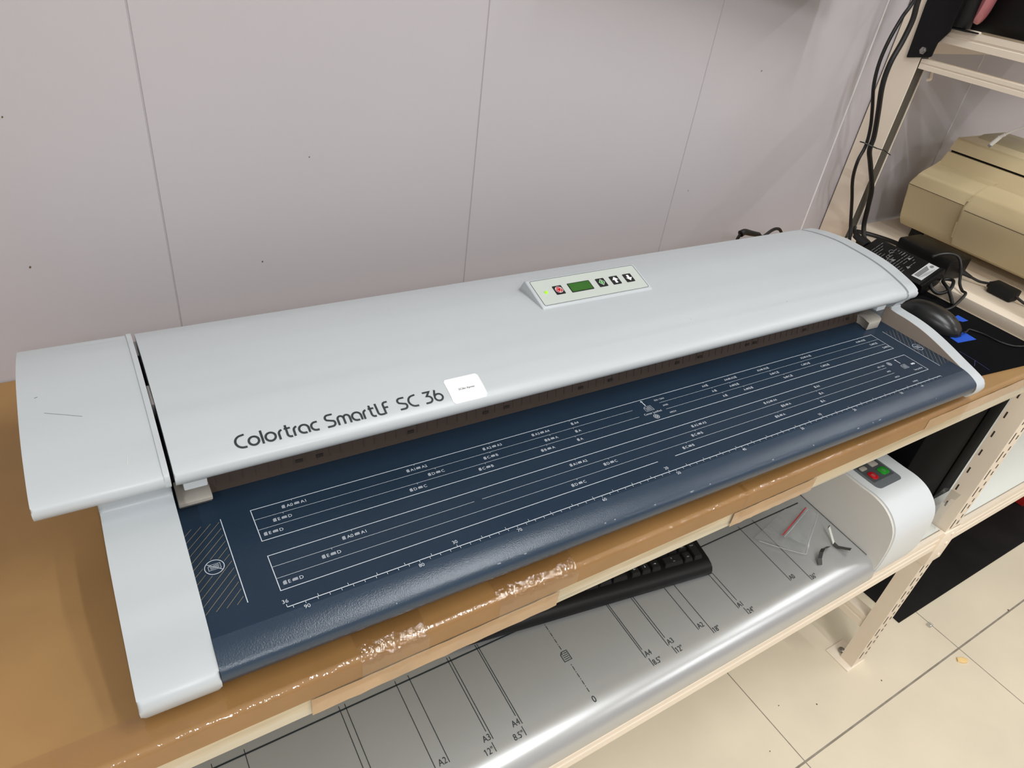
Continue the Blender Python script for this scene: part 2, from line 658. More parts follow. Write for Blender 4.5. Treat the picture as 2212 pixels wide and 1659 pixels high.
def beam_x(x0, x1, y, z0, z1, sy):
    """stepped front rail running along the wall"""
    h = z1 - z0
    d = 0.03 * sy
    poly = [(y, z0), (y, z0 + h * 0.30), (y + 0.0015 * sy, z0 + h * 0.33), (y + 0.0015 * sy, z0 + h * 0.45), (y, z0 + h * 0.48), (y, z0 + h * 0.62), (y + 0.0015 * sy, z0 + h * 0.65), (y + 0.0015 * sy, z0 + h * 0.75), (y, z0 + h * 0.78), (y, z1), (y + d * 0.25, z1), (y + d * 0.25, z1 - 0.006), (y + d, z1 - 0.006), (y + d, z0)]
    if sy < 0:
        poly = poly[::-1]
    b = B()
    prism(b, poly, x0, x1, 'x', 0.0006, seg=1)
    return obj('beam', b, 'cream', rack)


def beam_y(x, y0, y1, z0, z1, d=0.03):
    h = z1 - z0
    poly = [(x, z0), (x, z0 + h * 0.45), (x + 0.0014, z0 + h * 0.5), (x + 0.0014, z0 + h * 0.6), (x, z0 + h * 0.65), (x, z1), (x + d, z1), (x + d, z0)]
    b = B()
    prism(b, poly, y0, y1, 'y', 0.0006, seg=1)
    return obj('side_beam', b, 'cream', rack)


for (xa, xb) in BAYS:
    x0, x1 = xa + 0.003, xb - 0.001
    if xa > 0:
        x0 = xa + PW + 0.001
    else:
        x0 = xa + PW + 0.001
    beam_x(x0, x1, -0.518, 0.420, 0.4755, 1)
    beam_x(x0, x1, -0.006, 0.420, 0.470, -1)
    b = B()
    box(b, xa + 0.005, x1 - 0.002, -0.5078, -0.04, 0.4697, 0.4755, 0.0004)
    obj('shelf_panel', b, 'panelwhite', rack)
    beam_x(x0, x1, -0.006, 0.79, 0.838, -1)
# bench level of the right bay: rails, then a cream shelf panel
beam_x(1.411, 2.949, -0.518, 0.855, 0.905, 1)
b = B()
box(b, 1.400, 2.94, -0.508, -0.012, 0.894, 0.9045, 0.0006)
obj('shelf_panel', b, 'cream', rack)
# left bay, front beam under the wrapped board
beam_x(-0.44, 1.362, -0.462, 0.792, 0.8395, 1)
# side frames
for x in (-0.488, 1.366):
    beam_y(x, -0.484, -0.064, 0.118, 0.156)
    beam_y(x, -0.484, -0.064, 0.425, 0.463)
beam_y(1.366, -0.484, -0.064, 0.865, 0.9125, 0.032)
beam_y(1.366, -0.484, -0.064, 1.2435, 1.2596, 0.03)
beam_y(1.3745, -0.50, -0.066, 1.2905, 1.3135, 0.026)
beam_x(1.411, 2.949, -0.006, 1.262, 1.300, -1)
for yy in (-0.10, -0.235):
    b = B()
    box(b, 1.402, 2.94, yy - 0.012, yy + 0.012, 1.296, 1.3142, 0.0008)
    obj('cross_rail', b, 'cream', rack)
# clamp sleeve round the shared front post
b = B()
prism(b, [(1.3600, -0.5215), (1.4205, -0.5215), (1.4205, -0.5185), (1.3625, -0.5185), (1.3625, -0.484), (1.3600, -0.484)], 0.376, 0.4735, 'z', 0.0008)
for zz in (0.395, 0.43, 0.458):
    cyl(b, (1.399, -0.5235, zz), 0.004, 0.003, 'y', 12, 0.0006)
obj('corner_bracket', b, 'cream', rack)
# hook on the back post
b = B()
tube(b, [(1.392, -0.078, 1.246), (1.392, -0.079, 1.236), (1.392, -0.081, 1.229), (1.390, -0.076, 1.226)], 0.003, 8)
obj('hook', b, 'cream', rack)

# ------------------------------------------------------------------ wrapped worktop board
board = thing('worktop_board', 'thick wooden board wrapped in brown cardboard and tape, under the blue-bed scanner', 'board')
BX0, BX1, BYF, BYB, BZ0, BZ1 = -0.438, 1.3585, -0.514, -0.002, 0.8405, 0.8911
b = B()
box(b, BX0 + 0.002, BX1 - 0.002, BYF + 0.0022, BYB - 0.002, BZ0, BZ1 - 0.003, 0.0008)
obj('plywood_core', b, 'wood', board, 'pale wooden edge')
b = B()
arcp = [(BYF + 0.006 + 0.006 * math.cos(math.radians(a)), BZ1 - 0.006 + 0.006 * math.sin(math.radians(a))) for a in range(90, 181, 10)]
outer = [(BYB, BZ1)] + arcp + [(BYF, 0.866)]
inner = [(BYF + 0.0018, 0.866)] + [(BYF + 0.0018, BZ1 - 0.0045), (BYF + 0.005, BZ1 - 0.0022), (BYB, BZ1 - 0.0022)]
prism(b, outer + inner, BX0, BX1, 'x')
obj('cardboard_cover', b, 'card', board, 'brown cardboard sheet')


def tape(name, m, x0, x1, ytop, zbot, off, wob=0.0, nx=40, ztop=None, bulge=0.0):
    b = B()
    arcq = [(BYF + 0.006 + (0.006 + off) * math.cos(math.radians(a)), BZ1 - 0.006 + (0.006 + off) * math.sin(math.radians(a))) for a in range(90, 181, 10)]
    base = [(ytop, BZ1 + off), ((ytop + BYF) / 2, BZ1 + off)] + arcq
    zs = BZ1 - 0.006
    if ztop:
        base = []
        zs = ztop + (ztop - zbot) / 3
    if bulge:
        base = [(-0.480, BZ1 + 0.0016), (-0.490, BZ1 + 0.0016 + 0.5 * bulge), (-0.4985, BZ1 + 0.0016 + 0.7 * bulge), (-0.5055, BZ1 + 0.0010 + 0.5 * bulge), (-0.5110, BZ1 - 0.0006), (-0.5152, BZ1 - 0.0030), (-0.5172, BZ1 - 0.0065)]
    rows = []
    for i in range(nx + 1):
        x = x0 + (x1 - x0) * i / nx
        w = wob * math.sin(i * 1.7 + x * 31) * math.sin(i * 0.37)
        rr = []
        for (yy, zz) in base:
            rr.append(b.verts.new((x, yy - abs(w) * 0.3, zz + abs(w) * 0.5)))
        for k in range(4):
            z = zs + (zbot - zs) * (k + 1) / 4
            rr.append(b.verts.new((x, BYF - off - abs(w) * (1 if k < 3 else 0.3), z + (w if k == 3 else 0))))
        rows.append(rr)
    for p, q in zip(rows[:-1], rows[1:]):
        for k in range(len(p) - 1):
            b.faces.new((p[k], p[k + 1], q[k + 1], q[k]))
    return obj(name, b, m, board, angle=60)


for x0, x1, zt, lb in ((0.085, 0.335, 0.8655, 'tan packing tape patch on the wooden edge'), (0.585, 0.735, 0.8655, 'tan packing tape patch on the wooden edge'),
                       (0.975, 1.357, 0.884, 'crinkled tan tape near the right end')):
    tape('tan_tape', 'tape_tan', x0, x1, 0, 0.8425 if x0 < 0.9 else 0.8635, 0.0005, 0.0006, 24, zt)['label'] = lb
for x0, x1 in ((0.128, 0.190), (0.262, 0.352)):
    tape('clear_tape', 'tape_glint', x0, x1, 0, 0.866, 0.0030, 0.0016, 24, None, 0.0022)['label'] = 'bulging shiny clear packing tape'
tape('clear_tape', 'tape_clear', -0.30, 0.60, -0.484, 0.858, 0.0014, 0.0016, 90)['label'] = 'shiny clear packing tape'
tape('clear_tape', 'tape_clear', 0.595, 1.08, -0.499, 0.852, 0.0013, 0.0010, 60)['label'] = 'shiny clear packing tape'

# ------------------------------------------------------------------ the big scanner with the blue bed
SC = thing('large_format_scanner', 'long pale grey sheet-feed scanner with blue feed bed, on the cardboard-wrapped board', 'scanner', (0.99683, -0.48943, 0.89115), (0, 0, -0.0186121))
ZB = 0.047            # bed plane above the worktop


def prof_cover(n_front=True):
    top = [(0.335, 0.0690), (0.330, 0.0710), (0.305, 0.0770), (0.2736, 0.0811), (0.2526, 0.0822), (0.2208, 0.0815), (0.1946, 0.0800), (0.1683, 0.0765), (0.1413, 0.0700), (0.1273, 0.0656), (0.1195, 0.0612), (0.1170, 0.0570), (0.1172, 0.0520), (0.1200, 0.0475), (0.1255, 0.0450)]
    p = catmull([(a, c, 0) for a, c in top], 4)
    return [(q.x, q.y + ZB) for q in p]


cov = prof_cover()
cover_poly = cov + [(0.150, 0.052 + ZB), (0.33, 0.055 + ZB), (0.338, 0.062 + ZB)]
XB0, XB1 = -0.9725, 0.0555


def cover_top(y):
    best = None
    pts = [q for q in cov if q[0] > 0.1172][:-6]
    pts = sorted(pts)
    for a, c in zip(pts[:-1], pts[1:]):
        if a[0] <= y <= c[0]:
            t = (y - a[0]) / (c[0] - a[0] + 1e-9)
            sl = math.atan2(c[1] - a[1], c[0] - a[0])
            return a[1] + t * (c[1] - a[1]), sl
    return pts[-1][1], 0.0


# dark inner chassis
b = B()
box(b, XB0, XB1, 0.168, 0.345, 0.010, 0.093, 0.002)
box(b, XB0, XB1, 0.03, 0.345, 0.008, 0.021, 0.001)
box(b, XB0 + 0.03, XB1 - 0.03, 0.169, 0.34, 0.010, 0.090)
obj('chassis', b, 'void', SC, 'dark inner body')
for x in (-0.95, -0.2, 0.02, -0.6):
    for y in (0.06, 0.30):
        b = B()
        cyl(b, (x, y, 0.0), 0.012, 0.009, 'z', 16, 0.001)
        obj('rubber_foot', b, 'blackmatte', SC)
# blue bed
bedp = [(0.178, 0.0), (0.012, 0.0), (0.002, -0.0002), (-0.004, -0.0008), (-0.010, -0.0019), (-0.015, -0.0034), (-0.020, -0.0054), (-0.0245, -0.0077), (-0.0272, -0.0096), (-0.0288, -0.0119), (-0.0297, -0.0150), (-0.0298, -0.0190), (-0.0290, -0.0235), (-0.026, -0.0262), (-0.018, -0.0272), (0.03, -0.0275), (0.178, -0.0275)]
b = B()
prism(b, [(y, z + ZB) for y, z in bedp], XB0, XB1, 'x')
for f_ in b.faces:
    c_ = f_.calc_center_median()
    if len(f_.verts) == 4 and c_.y < -0.004:
        f_.material_index = 1
obj('feed_bed', b, ['blue', 'bluelip'], SC, 'dark blue sloping-edged feed bed', angle=40)
# end caps share one S-shaped side profile
foot = [(0.1345, 0.030), (0.1345, 0.026), (0.130, 0.0243), (0.12, 0.0235), (0.10, 0.0228), (0.073, 0.0194), (0.043, 0.0122), (0.013, 0.0031), (-0.016, -0.0057), (-0.0262, -0.0105), (-0.0300, -0.0150), (-0.0305, -0.0210), (-0.0285, -0.0290)]
footc = [(q.x, q.y + ZB) for q in catmull([(a, c, 0) for a, c in foot], 3)]
cap_poly = cov + [(0.1310, 0.038 + ZB)] + footc + [(-0.024, 0.010), (0.34, 0.010), (0.345, 0.05)]
b = B()
prism(b, cap_poly, XB1 + 0.0003, 0.0795, 'x', 0.0022, seg=3)
obj('end_cap', b, 'plastic', SC, 'narrow right end cap', angle=50)
b = B()
in_ = [(y + 0.0012, z - 0.0016) for y, z in cov]
prism(b, in_ + [(0.150, 0.054 + ZB), (0.33, 0.057 + ZB)], 0.0506, 0.0556, 'x')
obj('lid_seam', b, 'seamgrey', SC, 'grey recessed seam beside the lid', angle=50)
b = B()
prism(b, [(0.1405, 0.0245 + ZB)] + footc[2:-2] + [(-0.02, 0.018), (0.14, 0.018)], XB1 - 0.0006, XB1 + 0.0002, 'x')
obj('inner_cheek', b, 'brownpanel', SC, 'brown-grey inner side plate')
# left cap: lower leg plus the broad wing
leg_poly = [(0.33, 0.055 + ZB), (0.145, 0.050 + ZB), (0.1310, 0.038 + ZB)] + footc + [(-0.024, 0.010), (0.34, 0.010)]
b = B()
prism(b, leg_poly, -1.0285, XB0 - 0.0002, 'x', 0.003, seg=3)
obj('end_cap', b, 'plastic', SC, 'wide left end cap', angle=50)
wing_poly = cov + [(0.150, 0.050 + ZB), (0.33, 0.050 + ZB), (0.345, 0.058 + ZB)]
b = B()
prism(b, wing_poly, -1.0700, XB0 - 0.0002, 'x', 0.002, seg=3)
strip = [(y, z + 0.0014) for y, z in cov[:-8]]
prism(b, strip + [(y, z - 0.003) for y, z in strip[::-1]], -0.9772, XB0 - 0.0001, 'x', 0.0005)
obj('cover_wing', b, 'plastic', SC, 'short fixed cover section on the left', angle=50)
# hinged cover
b = B()
prism(b, cover_poly, -0.9694, 0.0503, 'x', 0.0016, seg=3)
obj('cover_lid', b, 'plastic', SC, 'long curved grey lid', angle=50)
# bits seen in the joint gap
for y0_, y1_, z0_, z1_ in ((0.30, 0.327, 0.105, 0.112), (0.195, 0.225, 0.110, 0.1265)):
    b = B()
    box(b, -0.9722, -0.9698, y0_, y1_, z0_, z1_, 0.0002)
    obj('hinge_plate', b, 'metal', SC)
# brown strip with notches and ribs under the lid's lip
b = B()
prism(b, [(0.1500, 0.0005), (0.1515, 0.006), (0.1600, 0.043), (0.166, 0.043), (0.166, 0.0)], -0.945, 0.012, 'x', Mx=Matrix.Translation((0, 0, ZB)))
x = -0.935
while x < 0.0:
    prism(b, [(0.1512, 0.007), (0.1523, 0.007), (0.1597, 0.041), (0.1592, 0.041)], x, x + 0.0008, 'x', Mx=Matrix.Translation((0, 0, ZB)))
    x += 0.0118
obj('guide_strip', b, 'brownstrip', SC, 'brown ribbed strip over the feed slot')
for x in (-0.862, -0.842, -0.745, -0.655, -0.628, -0.525, -0.48, -0.37, -0.33, -0.24, -0.225, -0.12, -0.02):
    b = B()
    prism(b, [(0.1511, 0.0088), (0.1522, 0.0088), (0.1530, 0.0118), (0.1519, 0.0118)], x, x + 0.0070, 'x', Mx=Matrix.Translation((0, 0, ZB)))
    obj('guide_notch', b, 'notch', SC)
# paper guides
b = B()
prism(b, [(0.1405, 0.0002), (0.1335, 0.0085), (0.1335, 0.0115), (0.136, 0.013), (0.163, 0.013), (0.163, 0.0002)], -0.9700, -0.9415, 'x', 0.0012, Matrix.Translation((0, 0, ZB)))
obj('paper_guide', b, 'guide', SC, 'grey left paper guide')
b = B()
g = [(0.0005, 0.1265), (0.0275, 0.1255), (0.0385, 0.1310), (0.0440, 0.1385), (0.0440, 0.160), (0.004, 0.160), (0.0095, 0.1500), (0.0095, 0.1420), (0.0060, 0.1340)]
prism(b, g, ZB + 0.0002, ZB + 0.0125, 'z', 0.0014)
obj('paper_guide', b, 'guide', SC, 'grey right paper guide')
# little tabs below the lid
b = B()
prism(b, [(0.120, 0.0395), (0.132, 0.038), (0.132, 0.047), (0.120, 0.047)], -0.9640, -0.9450, 'x', 0.001, Matrix.Translation((0, 0, ZB)))
obj('latch_tab', b, 'plastic', SC)
b = B()
prism(b, [(0.120, 0.040), (0.132, 0.039), (0.132, 0.047), (0.120, 0.047)], -0.010, 0.012, 'x', 0.002, Matrix.Translation((0, 0, ZB)))
obj('latch_tab', b, 'plastic', SC)

# --- printing on the bed ------------------------------------------------
BEDF = lambda u, v: Vector((u, v, ZB + 0.00025))


def page_icon(bm, u, v, w, h, F, lines=True):
    c = 0.34 * min(w, h)
    fill(bm, [(u, v), (u + w, v), (u + w, v + h), (u + c, v + h), (u, v + h - c)], F, 1)


rul = B()
U = lambda cm: -cm / 100.0
stroke(rul, [(U(91.44), 0.0), (0.0, 0.0)], 0.0008, BEDF)
for i in range(0, 37):
    x = -i * 0.0254
    stroke(rul, [(x, 0.0), (x, 0.0028 if 0 < i < 36 else (0.003 if i else 0.0))], 0.00042, BEDF) if i else None
stroke(rul, [(0.0, 0.0), (0.0, -0.0025)], 0.00042, BEDF)
for i in range(1, 92):
    stroke(rul, [(U(i), 0.0), (U(i), -0.0026)], 0.00042, BEDF)
for s_, i in (('36', 36), ('30', 30), ('20', 20), ('10', 10), ('1', 1)):
    text(rul, s_, -i * 0.0254, 0.0042, 0.0036, BEDF, 'c') if i != 1 else None
text(rul, 'inches', -0.0515, 0.0048, 0.0030, BEDF, 'c')
for i in range(10, 91, 10):
    text(rul, str(i), U(i), -0.0072, 0.0036, BEDF, 'c')
text(rul, 'cm', U(5.3), -0.0070, 0.0032, BEDF, 'c')
obj('ruler_print', rul, 'ink_white', SC, 'white ruler in inches and centimetres', smooth=False)

cht = B()
XC = -0.4575
# centre-justified chart
x0, x1, y0, y1 = -0.9147, -0.0024, 0.0751, 0.1147
stroke(cht, [(x0, y0), (x1, y0), (x1, y1), (x0, y1)], 0.0007, BEDF, True)
for y in (0.1017, 0.0887):
    stroke(cht, [(x0, y), (-0.479, y)], 0.00035, BEDF)
    stroke(cht, [(-0.437, y), (x1, y)], 0.00035, BEDF)
ISO = [('A0', 'A1', 0.841), ('A1', 'A2', 0.594), ('A2', 'A3', 0.420), ('A3', 'A4', 0.297), ('A4', None, 0.210)]
ANSI = [('E', 'D', 0.8636), ('D', 'C', 0.5588), ('C', 'B', 0.4318), ('B', 'A', 0.2794), ('A', None, 0.2159)]
ARCH = [('E', 'D', 0.9144), ('D', 'C', 0.6096), ('C', 'B', 0.4572), ('B', 'A', 0.3048), ('A', None, 0.2286)]


def label_left(bm, x, yl, p, l, tick=True):
    yc = yl - 0.0066
    if tick:
        stroke(bm, [(x, yl), (x, yl - 0.0018)], 0.00035, BEDF)
    u = x - 0.0105 if l else x - 0.0012
    if not tick:
        u = x + 0.0035
    page_icon(bm, u, yc - 0.0020, 0.0030, 0.0041, BEDF)
    w = text(bm, p, u + 0.0043, yc - 0.0018, 0.0035, BEDF)
    if l:
        u2 = u + 0.0043 + w + 0.0013
        page_icon(bm, u2, yc - 0.0014, 0.0047, 0.0029, BEDF)
        text(bm, l, u2 + 0.0060, yc - 0.0018, 0.0035, BEDF)


def label_right(bm, x, yl, p, l, tick=True):
    yc = yl - 0.0066
    if tick:
        stroke(bm, [(x, yl), (x, yl - 0.0018)], 0.00035, BEDF)
    u = x + 0.0105 if l else x + 0.0022
    if not tick:
        u = x - 0.0020
    page_icon(bm, u - 0.0030, yc - 0.0020, 0.0030, 0.0041, BEDF)
    w = text(bm, p, u - 0.0040, yc - 0.0018, 0.0035, BEDF, 'r')
    if l:
        u2 = u - 0.0040 - w - 0.0010
        page_icon(bm, u2 - 0.0047, yc - 0.0014, 0.0047, 0.0029, BEDF)
        text(bm, l, u2 - 0.0056, yc - 0.0018, 0.0035, BEDF, 'r')


for rows, yl in ((ISO, y1), (ANSI, 0.1017), (ARCH, 0.0887)):
    for p, l, w in rows:
        edge = abs(w - 0.9144) < 1e-4
        label_left(cht, XC - w / 2, yl, p, l, not edge)
        label_right(cht, XC + w / 2, yl, p, l, not edge)
# centre mark: arrow, page, words, star badge
fill(cht, [(XC - 0.0006, 0.1032), (XC + 0.0007, 0.1032), (XC + 0.0007, 0.1110), (XC - 0.0006, 0.1110)], BEDF)
fill(cht, [(XC - 0.0018, 0.1108), (XC + 0.0020, 0.1108), (XC, 0.1136)], BEDF)


def page_outline(bm, u, v, w, h, F, n=4, lw=0.00035):
    c = 0.28 * min(w, h)
    stroke(bm, [(u, v), (u + w, v), (u + w, v + h), (u + c, v + h), (u, v + h - c)], lw, F, True)
    stroke(bm, [(u + c, v + h), (u + c, v + h - c), (u, v + h - c)], lw * 0.8, F)
    for i in range(n):
        y = v + h * (0.2 + 0.6 * i / (n - 1))
        stroke(bm, [(u + w * (0.15 if i < n - 1 else 0.42), y), (u + w * 0.88, y)], lw * 0.9, F)


page_outline(cht, XC - 0.0058, 0.0935, 0.0116, 0.0082, BEDF, 5)
text(cht, 'Center Justified', XC, 0.0878, 0.0030, BEDF, 'c', 0.98)


def badge(bm, u, v, r, F):
    stroke(bm, arc(u, v, r, r, 0, 360, 24)[:-1], 0.0005, F, True)
    for k in range(6):
        a = math.radians(60 * k + 20)
        stroke(bm, [(u + r * 0.2 * math.cos(a), v + r * 0.2 * math.sin(a)), (u + r * 0.75 * math.cos(a), v + r * 0.75 * math.sin(a))], 0.0007, F)
    stroke(bm, arc(u, v, r * 0.55, r * 0.55, 0, 360, 16)[:-1], 0.0003, F, True)


badge(cht, -0.4580, 0.0818, 0.0036, BEDF)
for s_, y in (('ISO / DIN', 0.1063), ('ANSI', 0.0943), ('ARCH', 0.0803)):
    text(cht, s_, -0.4325, y, 0.0026, BEDF, 'c')
# side-justified chart
y0, y1 = 0.0176, 0.0570
stroke(cht, [(-0.4849, y0), (x1, y0), (x1, y1), (x0, y1), (x0, y0), (-0.510, y0)], 0.0007, BEDF)
stroke(cht, [(x0, 0.0439), (-0.7221, 0.0439)], 0.00035, BEDF)
stroke(cht, [(-0.7133, 0.0439), (-0.0640, 0.0439)], 0.00035, BEDF)
stroke(cht, [(x0, 0.0308), (-0.0635, 0.0308)], 0.00035, BEDF)
for rows, yl in ((ISO, y1), (ANSI, 0.0439), (ARCH, 0.0308)):
    for p, l, w in rows:
        edge = abs(w - 0.9144) < 1e-4
        label_left(cht, -w, yl, p, l, not edge)
for s_, y in (('ISO / DIN', 0.0478), ('ANSI', 0.0352), ('ARCH', 0.0216)):
    text(cht, s_, -0.0690, y, 0.0026, BEDF, 'c')
badge(cht, -0.0498, 0.0491, 0.0036, BEDF)
fill(cht, [(-0.0316, 0.0438), (-0.0303, 0.0438), (-0.0303, 0.0518), (-0.0316, 0.0518)], BEDF)
fill(cht, [(-0.0328, 0.0516), (-0.0291, 0.0516), (-0.0309, 0.0545)], BEDF)
page_outline(cht, -0.0375, 0.0322, 0.0110, 0.0080, BEDF, 5)
fill(cht, [(-0.0160, 0.0350), (-0.0100, 0.0350), (-0.0100, 0.0378), (-0.0160, 0.0378)], BEDF)
fill(cht, [(-0.0106, 0.0340), (-0.0070, 0.0364), (-0.0106, 0.0388)], BEDF)
text(cht, 'Side Justified', -0.0165, 0.0232, 0.0028, BEDF, 'c', 0.9)
obj('size_chart_print', cht, ['ink_white', 'ink_grey'], SC, 'white paper-size chart', smooth=False)

# warning stripes at both ends
for side in (0, 1):
    wn = B()
    xv = -0.9407 if side == 0 else 0.0258
    xw = XB0 + 0.0004 if side == 0 else XB1 - 0.0012
    cx_, cy_ = (-0.9563, 0.0631) if side == 0 else (0.0413, 0.0636)
    stroke(wn, [(xv, 0.0170), (xv, 0.1146)], 0.0007, BEDF)
    stroke(wn, arc(cx_, cy_, 0.0076, 0.0076, 0, 360, 36)[:-1], 0.0006, BEDF, True)
    page_outline(wn, cx_ - 0.0048, cy_ - 0.0026, 0.0096, 0.0058, BEDF, 5, 0.0003)
    stroke(wn, [(cx_ - 0.0056, cy_ + 0.0050), (cx_ + 0.0056, cy_ - 0.0048)], 0.0005, BEDF)
    obj('no_paper_print', wn, 'ink_white', SC, 'white no-paper symbol and edge line', smooth=False)
    wt = B()
    for i in range(-4, 14):
        ya = 0.0105 + 0.0079 * i
        pts = []
        wdt = abs(xw - xv)
        m_ = 40
        seg = []
        for k in range(m_ + 1):
            t = k / m_
            # stripes climb towards the middle line on the left, towards the wall on the right
            px = xw + (xv - xw) * t if side == 0 else xv + (xw - xv) * t
            py = ya + wdt * t
            ok = 0.018 <= py <= 0.113 and (px - cx_) ** 2 + (py - cy_) ** 2 > 0.0086 ** 2 and abs(px - xv) > 0.0009
            if ok:
                seg.append((px, py))
            else:
                if len(seg) > 1:
                    stroke(wt, [seg[0], seg[-1]], 0.00035, BEDF)
                seg = []
        if len(seg) > 1:
            stroke(wt, [seg[0], seg[-1]], 0.00035, BEDF)
    obj('warning_stripe_print', wt, 'ink_tan', SC, 'tan diagonal warning stripes', smooth=False)

# chips in the paint along the bed's front edge
for x, ln in ((-0.832, 0.0015), (-0.733, 0.005), (-0.705, 0.003), (-0.612, 0.003), (-0.60, 0.002), (-0.548, 0.003), (-0.497, 0.006), (-0.47, 0.002), (-0.37, 0.003), (-0.30, 0.002), (-0.215, 0.004), (-0.17, 0.006), (-0.185, 0.002), (-0.045, 0.0015)):
    ln *= 0.7
    yy = -0.0266 + random.uniform(-0.0005, 0.0006)
    zz = ZB - 0.0090 + (yy + 0.0262) * 0.6
    pts = []
    for k in range(7):
        a = 2 * math.pi * k / 7
        rr = random.uniform(0.5, 1.0)
        pts.append(Vector((x + ln * rr * math.cos(a), yy + 0.0007 * rr * math.sin(a), zz + 0.0005 * rr * math.sin(a) + 0.00045)))
    b = B()
    b.faces.new([b.verts.new(q) for q in pts])
    obj('paint_chip', b, 'chipgrey', SC, 'pale chip in the blue paint', smooth=False)

# --- lettering on the lid -----------------------------------------------
CS = []          # arc-length table along the lid's front, from y = 0.1255 upwards


def cov_at(s):
    """surface point at arc length s above the text base line"""
    y = 0.1257
    z, sl = cover_top(y)
    left = s
    sg = 1 if s >= 0 else -1
    step = 0.0005
    k = int(abs(s) / step)
    for _ in range(k):
        y += sg * step * math.cos(sl)
        z, sl = cover_top(y)
    y += (s - sg * k * step) * math.cos(sl)
    z, sl = cover_top(y)
    return y, z, sl


def LIDF(u, v, lift=0.0003):
    y, z, sl = cov_at(v)
    return Vector((u, y - lift * math.sin(sl), z + lift * math.cos(sl)))


LID = B()
H = 0.0142
SW = 0.0020


def gl(x, strokes, sx=1.0):
    for st in strokes:
        pts = [(x + a * H * sx, c * H) for a, c in st]
        fine = []
        for p, q in zip(pts[:-1], pts[1:]):
            nn = max(1, int(math.dist(p, q) / 0.002))
            fine += [(p[0] + (q[0] - p[0]) * i / nn, p[1] + (q[1] - p[1]) * i / nn) for i in range(nn)]
        fine.append(pts[-1])
        stroke(LID, fine, SW, LIDF)


G_C = [[(0.66, 0.97)] + arc(0.5, 0.5, 0.44, 0.44, 90, 270, 18) + [(0.66, 0.06)]]
G_c = [[(0.50, 0.66)] + arc(0.36, 0.36, 0.30, 0.30, 90, 270, 16) + [(0.50, 0.06)]]
G_o = [arc(0.36, 0.36, 0.30, 0.30, 0, 360, 28)]
G_l = [[(0, 0.0), (0, 0.98)]]
G_r = [[(0, 0.0), (0, 0.40)] + arc(0.24, 0.40, 0.24, 0.26, 180, 95, 8)]
G_t = [[(0, 0.95), (0, 0.24)] + arc(0.2, 0.24, 0.2, 0.20, 180, 270, 8) + [(0.28, 0.04)], [(-0.13, 0.68), (0.26, 0.68)]]
G_a = [arc(0.36, 0.36, 0.30, 0.30, -62, 300, 26)[:0] + [(0.66, 0.36)] + arc(0.36, 0.36, 0.30, 0.30, 0, 270, 22) + [(0.50, 0.06)], [(0.66, 0.40), (0.66, 0.02)]]
G_S = [[(0.58, 0.95), (0.28, 0.95)] + arc(0.28, 0.725, 0.225, 0.225, 90, 225, 10) + [(0.52, 0.42)] + arc(0.38, 0.265, 0.215, 0.215, 45, -90, 10) + [(0.05, 0.05)]]
G_m = [[(0, 0.0), (0, 0.42)] + arc(0.2, 0.44, 0.2, 0.22, 180, 0, 10) + [(0.40, 0.0)], [(0.40, 0.42)] + arc(0.60, 0.44, 0.2, 0.22, 180, 0, 10) + [(0.80, 0.0)]]
G_LF = [[(0, 0.98), (0, 0.24)] + arc(0.2, 0.24, 0.2, 0.20, 180, 270, 8) + [(0.42, 0.04)],
        [(0.50, 0.0), (0.50, 0.70)] + arc(0.70, 0.72, 0.2, 0.21, 180, 90, 8) + [(0.86, 0.93)], [(0.50, 0.50), (0.80, 0.50)]]
G_3 = [[(0.02, 0.94), (0.52, 0.94), (0.24, 0.60)] + arc(0.26, 0.32, 0.28, 0.27, 80, -90, 14) + [(0.0, 0.05)]]
G_6 = [[(0.50, 0.98), (0.22, 0.98)][:0] + [(0.26, 0.98), (0.10, 0.52)] + arc(0.36, 0.32, 0.29, 0.28, 150, 360, 18) + arc(0.36, 0.32, 0.29, 0.28, 0, 135, 12)]
for x, g_ in ((-0.9178, G_C), (-0.9070, G_o), (-0.8946, G_l), (-0.8926, G_o), (-0.8800, G_r), (-0.8730, G_t), (-0.8668, G_r), (-0.8630, G_a), (-0.8520, G_c), (-0.8378, G_S), (-0.8262, G_m), (-0.8134, G_a), (-0.8013, G_r), (-0.7940, G_t), (-0.7876, G_LF), (-0.7662, G_S), (-0.7556, G_C), (-0.7385, G_3), (-0.7286, G_6)):
    gl(x, g_)
obj('lid_lettering', LID, 'ink_dark', SC, 'dark model lettering', smooth=False)

# white sticker
b = B()
pl = rrect(-0.7114, -0.6723, 0.1196, 0.1475, 0.0022, 5)
# conform: strips across
rows = []
for i in range(13):
    y = 0.1196 + (0.1475 - 0.1196) * i / 12
    inset = 0.0
    d = min(y - 0.1196, 0.1475 - y)
    if d < 0.0022:
        inset = 0.0022 - math.sqrt(max(0, 0.0022 ** 2 - (0.0022 - d) ** 2))
    z, sl = cover_top(y)
    rows.append([b.verts.new((xx, y - 0.00035 * math.sin(sl), z + 0.00035 * math.cos(sl))) for xx in (-0.7114 + inset, -0.6723 - inset)])
for p, q in zip(rows[:-1], rows[1:]):
    b.faces.new((p[0], p[1], q[1], q[0]))
st = obj('sticker', b, 'paper', SC, 'white paper sticker')
b = B()
text(b, 'SC36c Xpress', -0.6912, 0.0066, 0.0022, lambda u, v: LIDF(u, v, 0.0006), 'c')
obj('sticker_text', b, 'ink_black', st, smooth=False)

# faint scuffs on the lid and wing


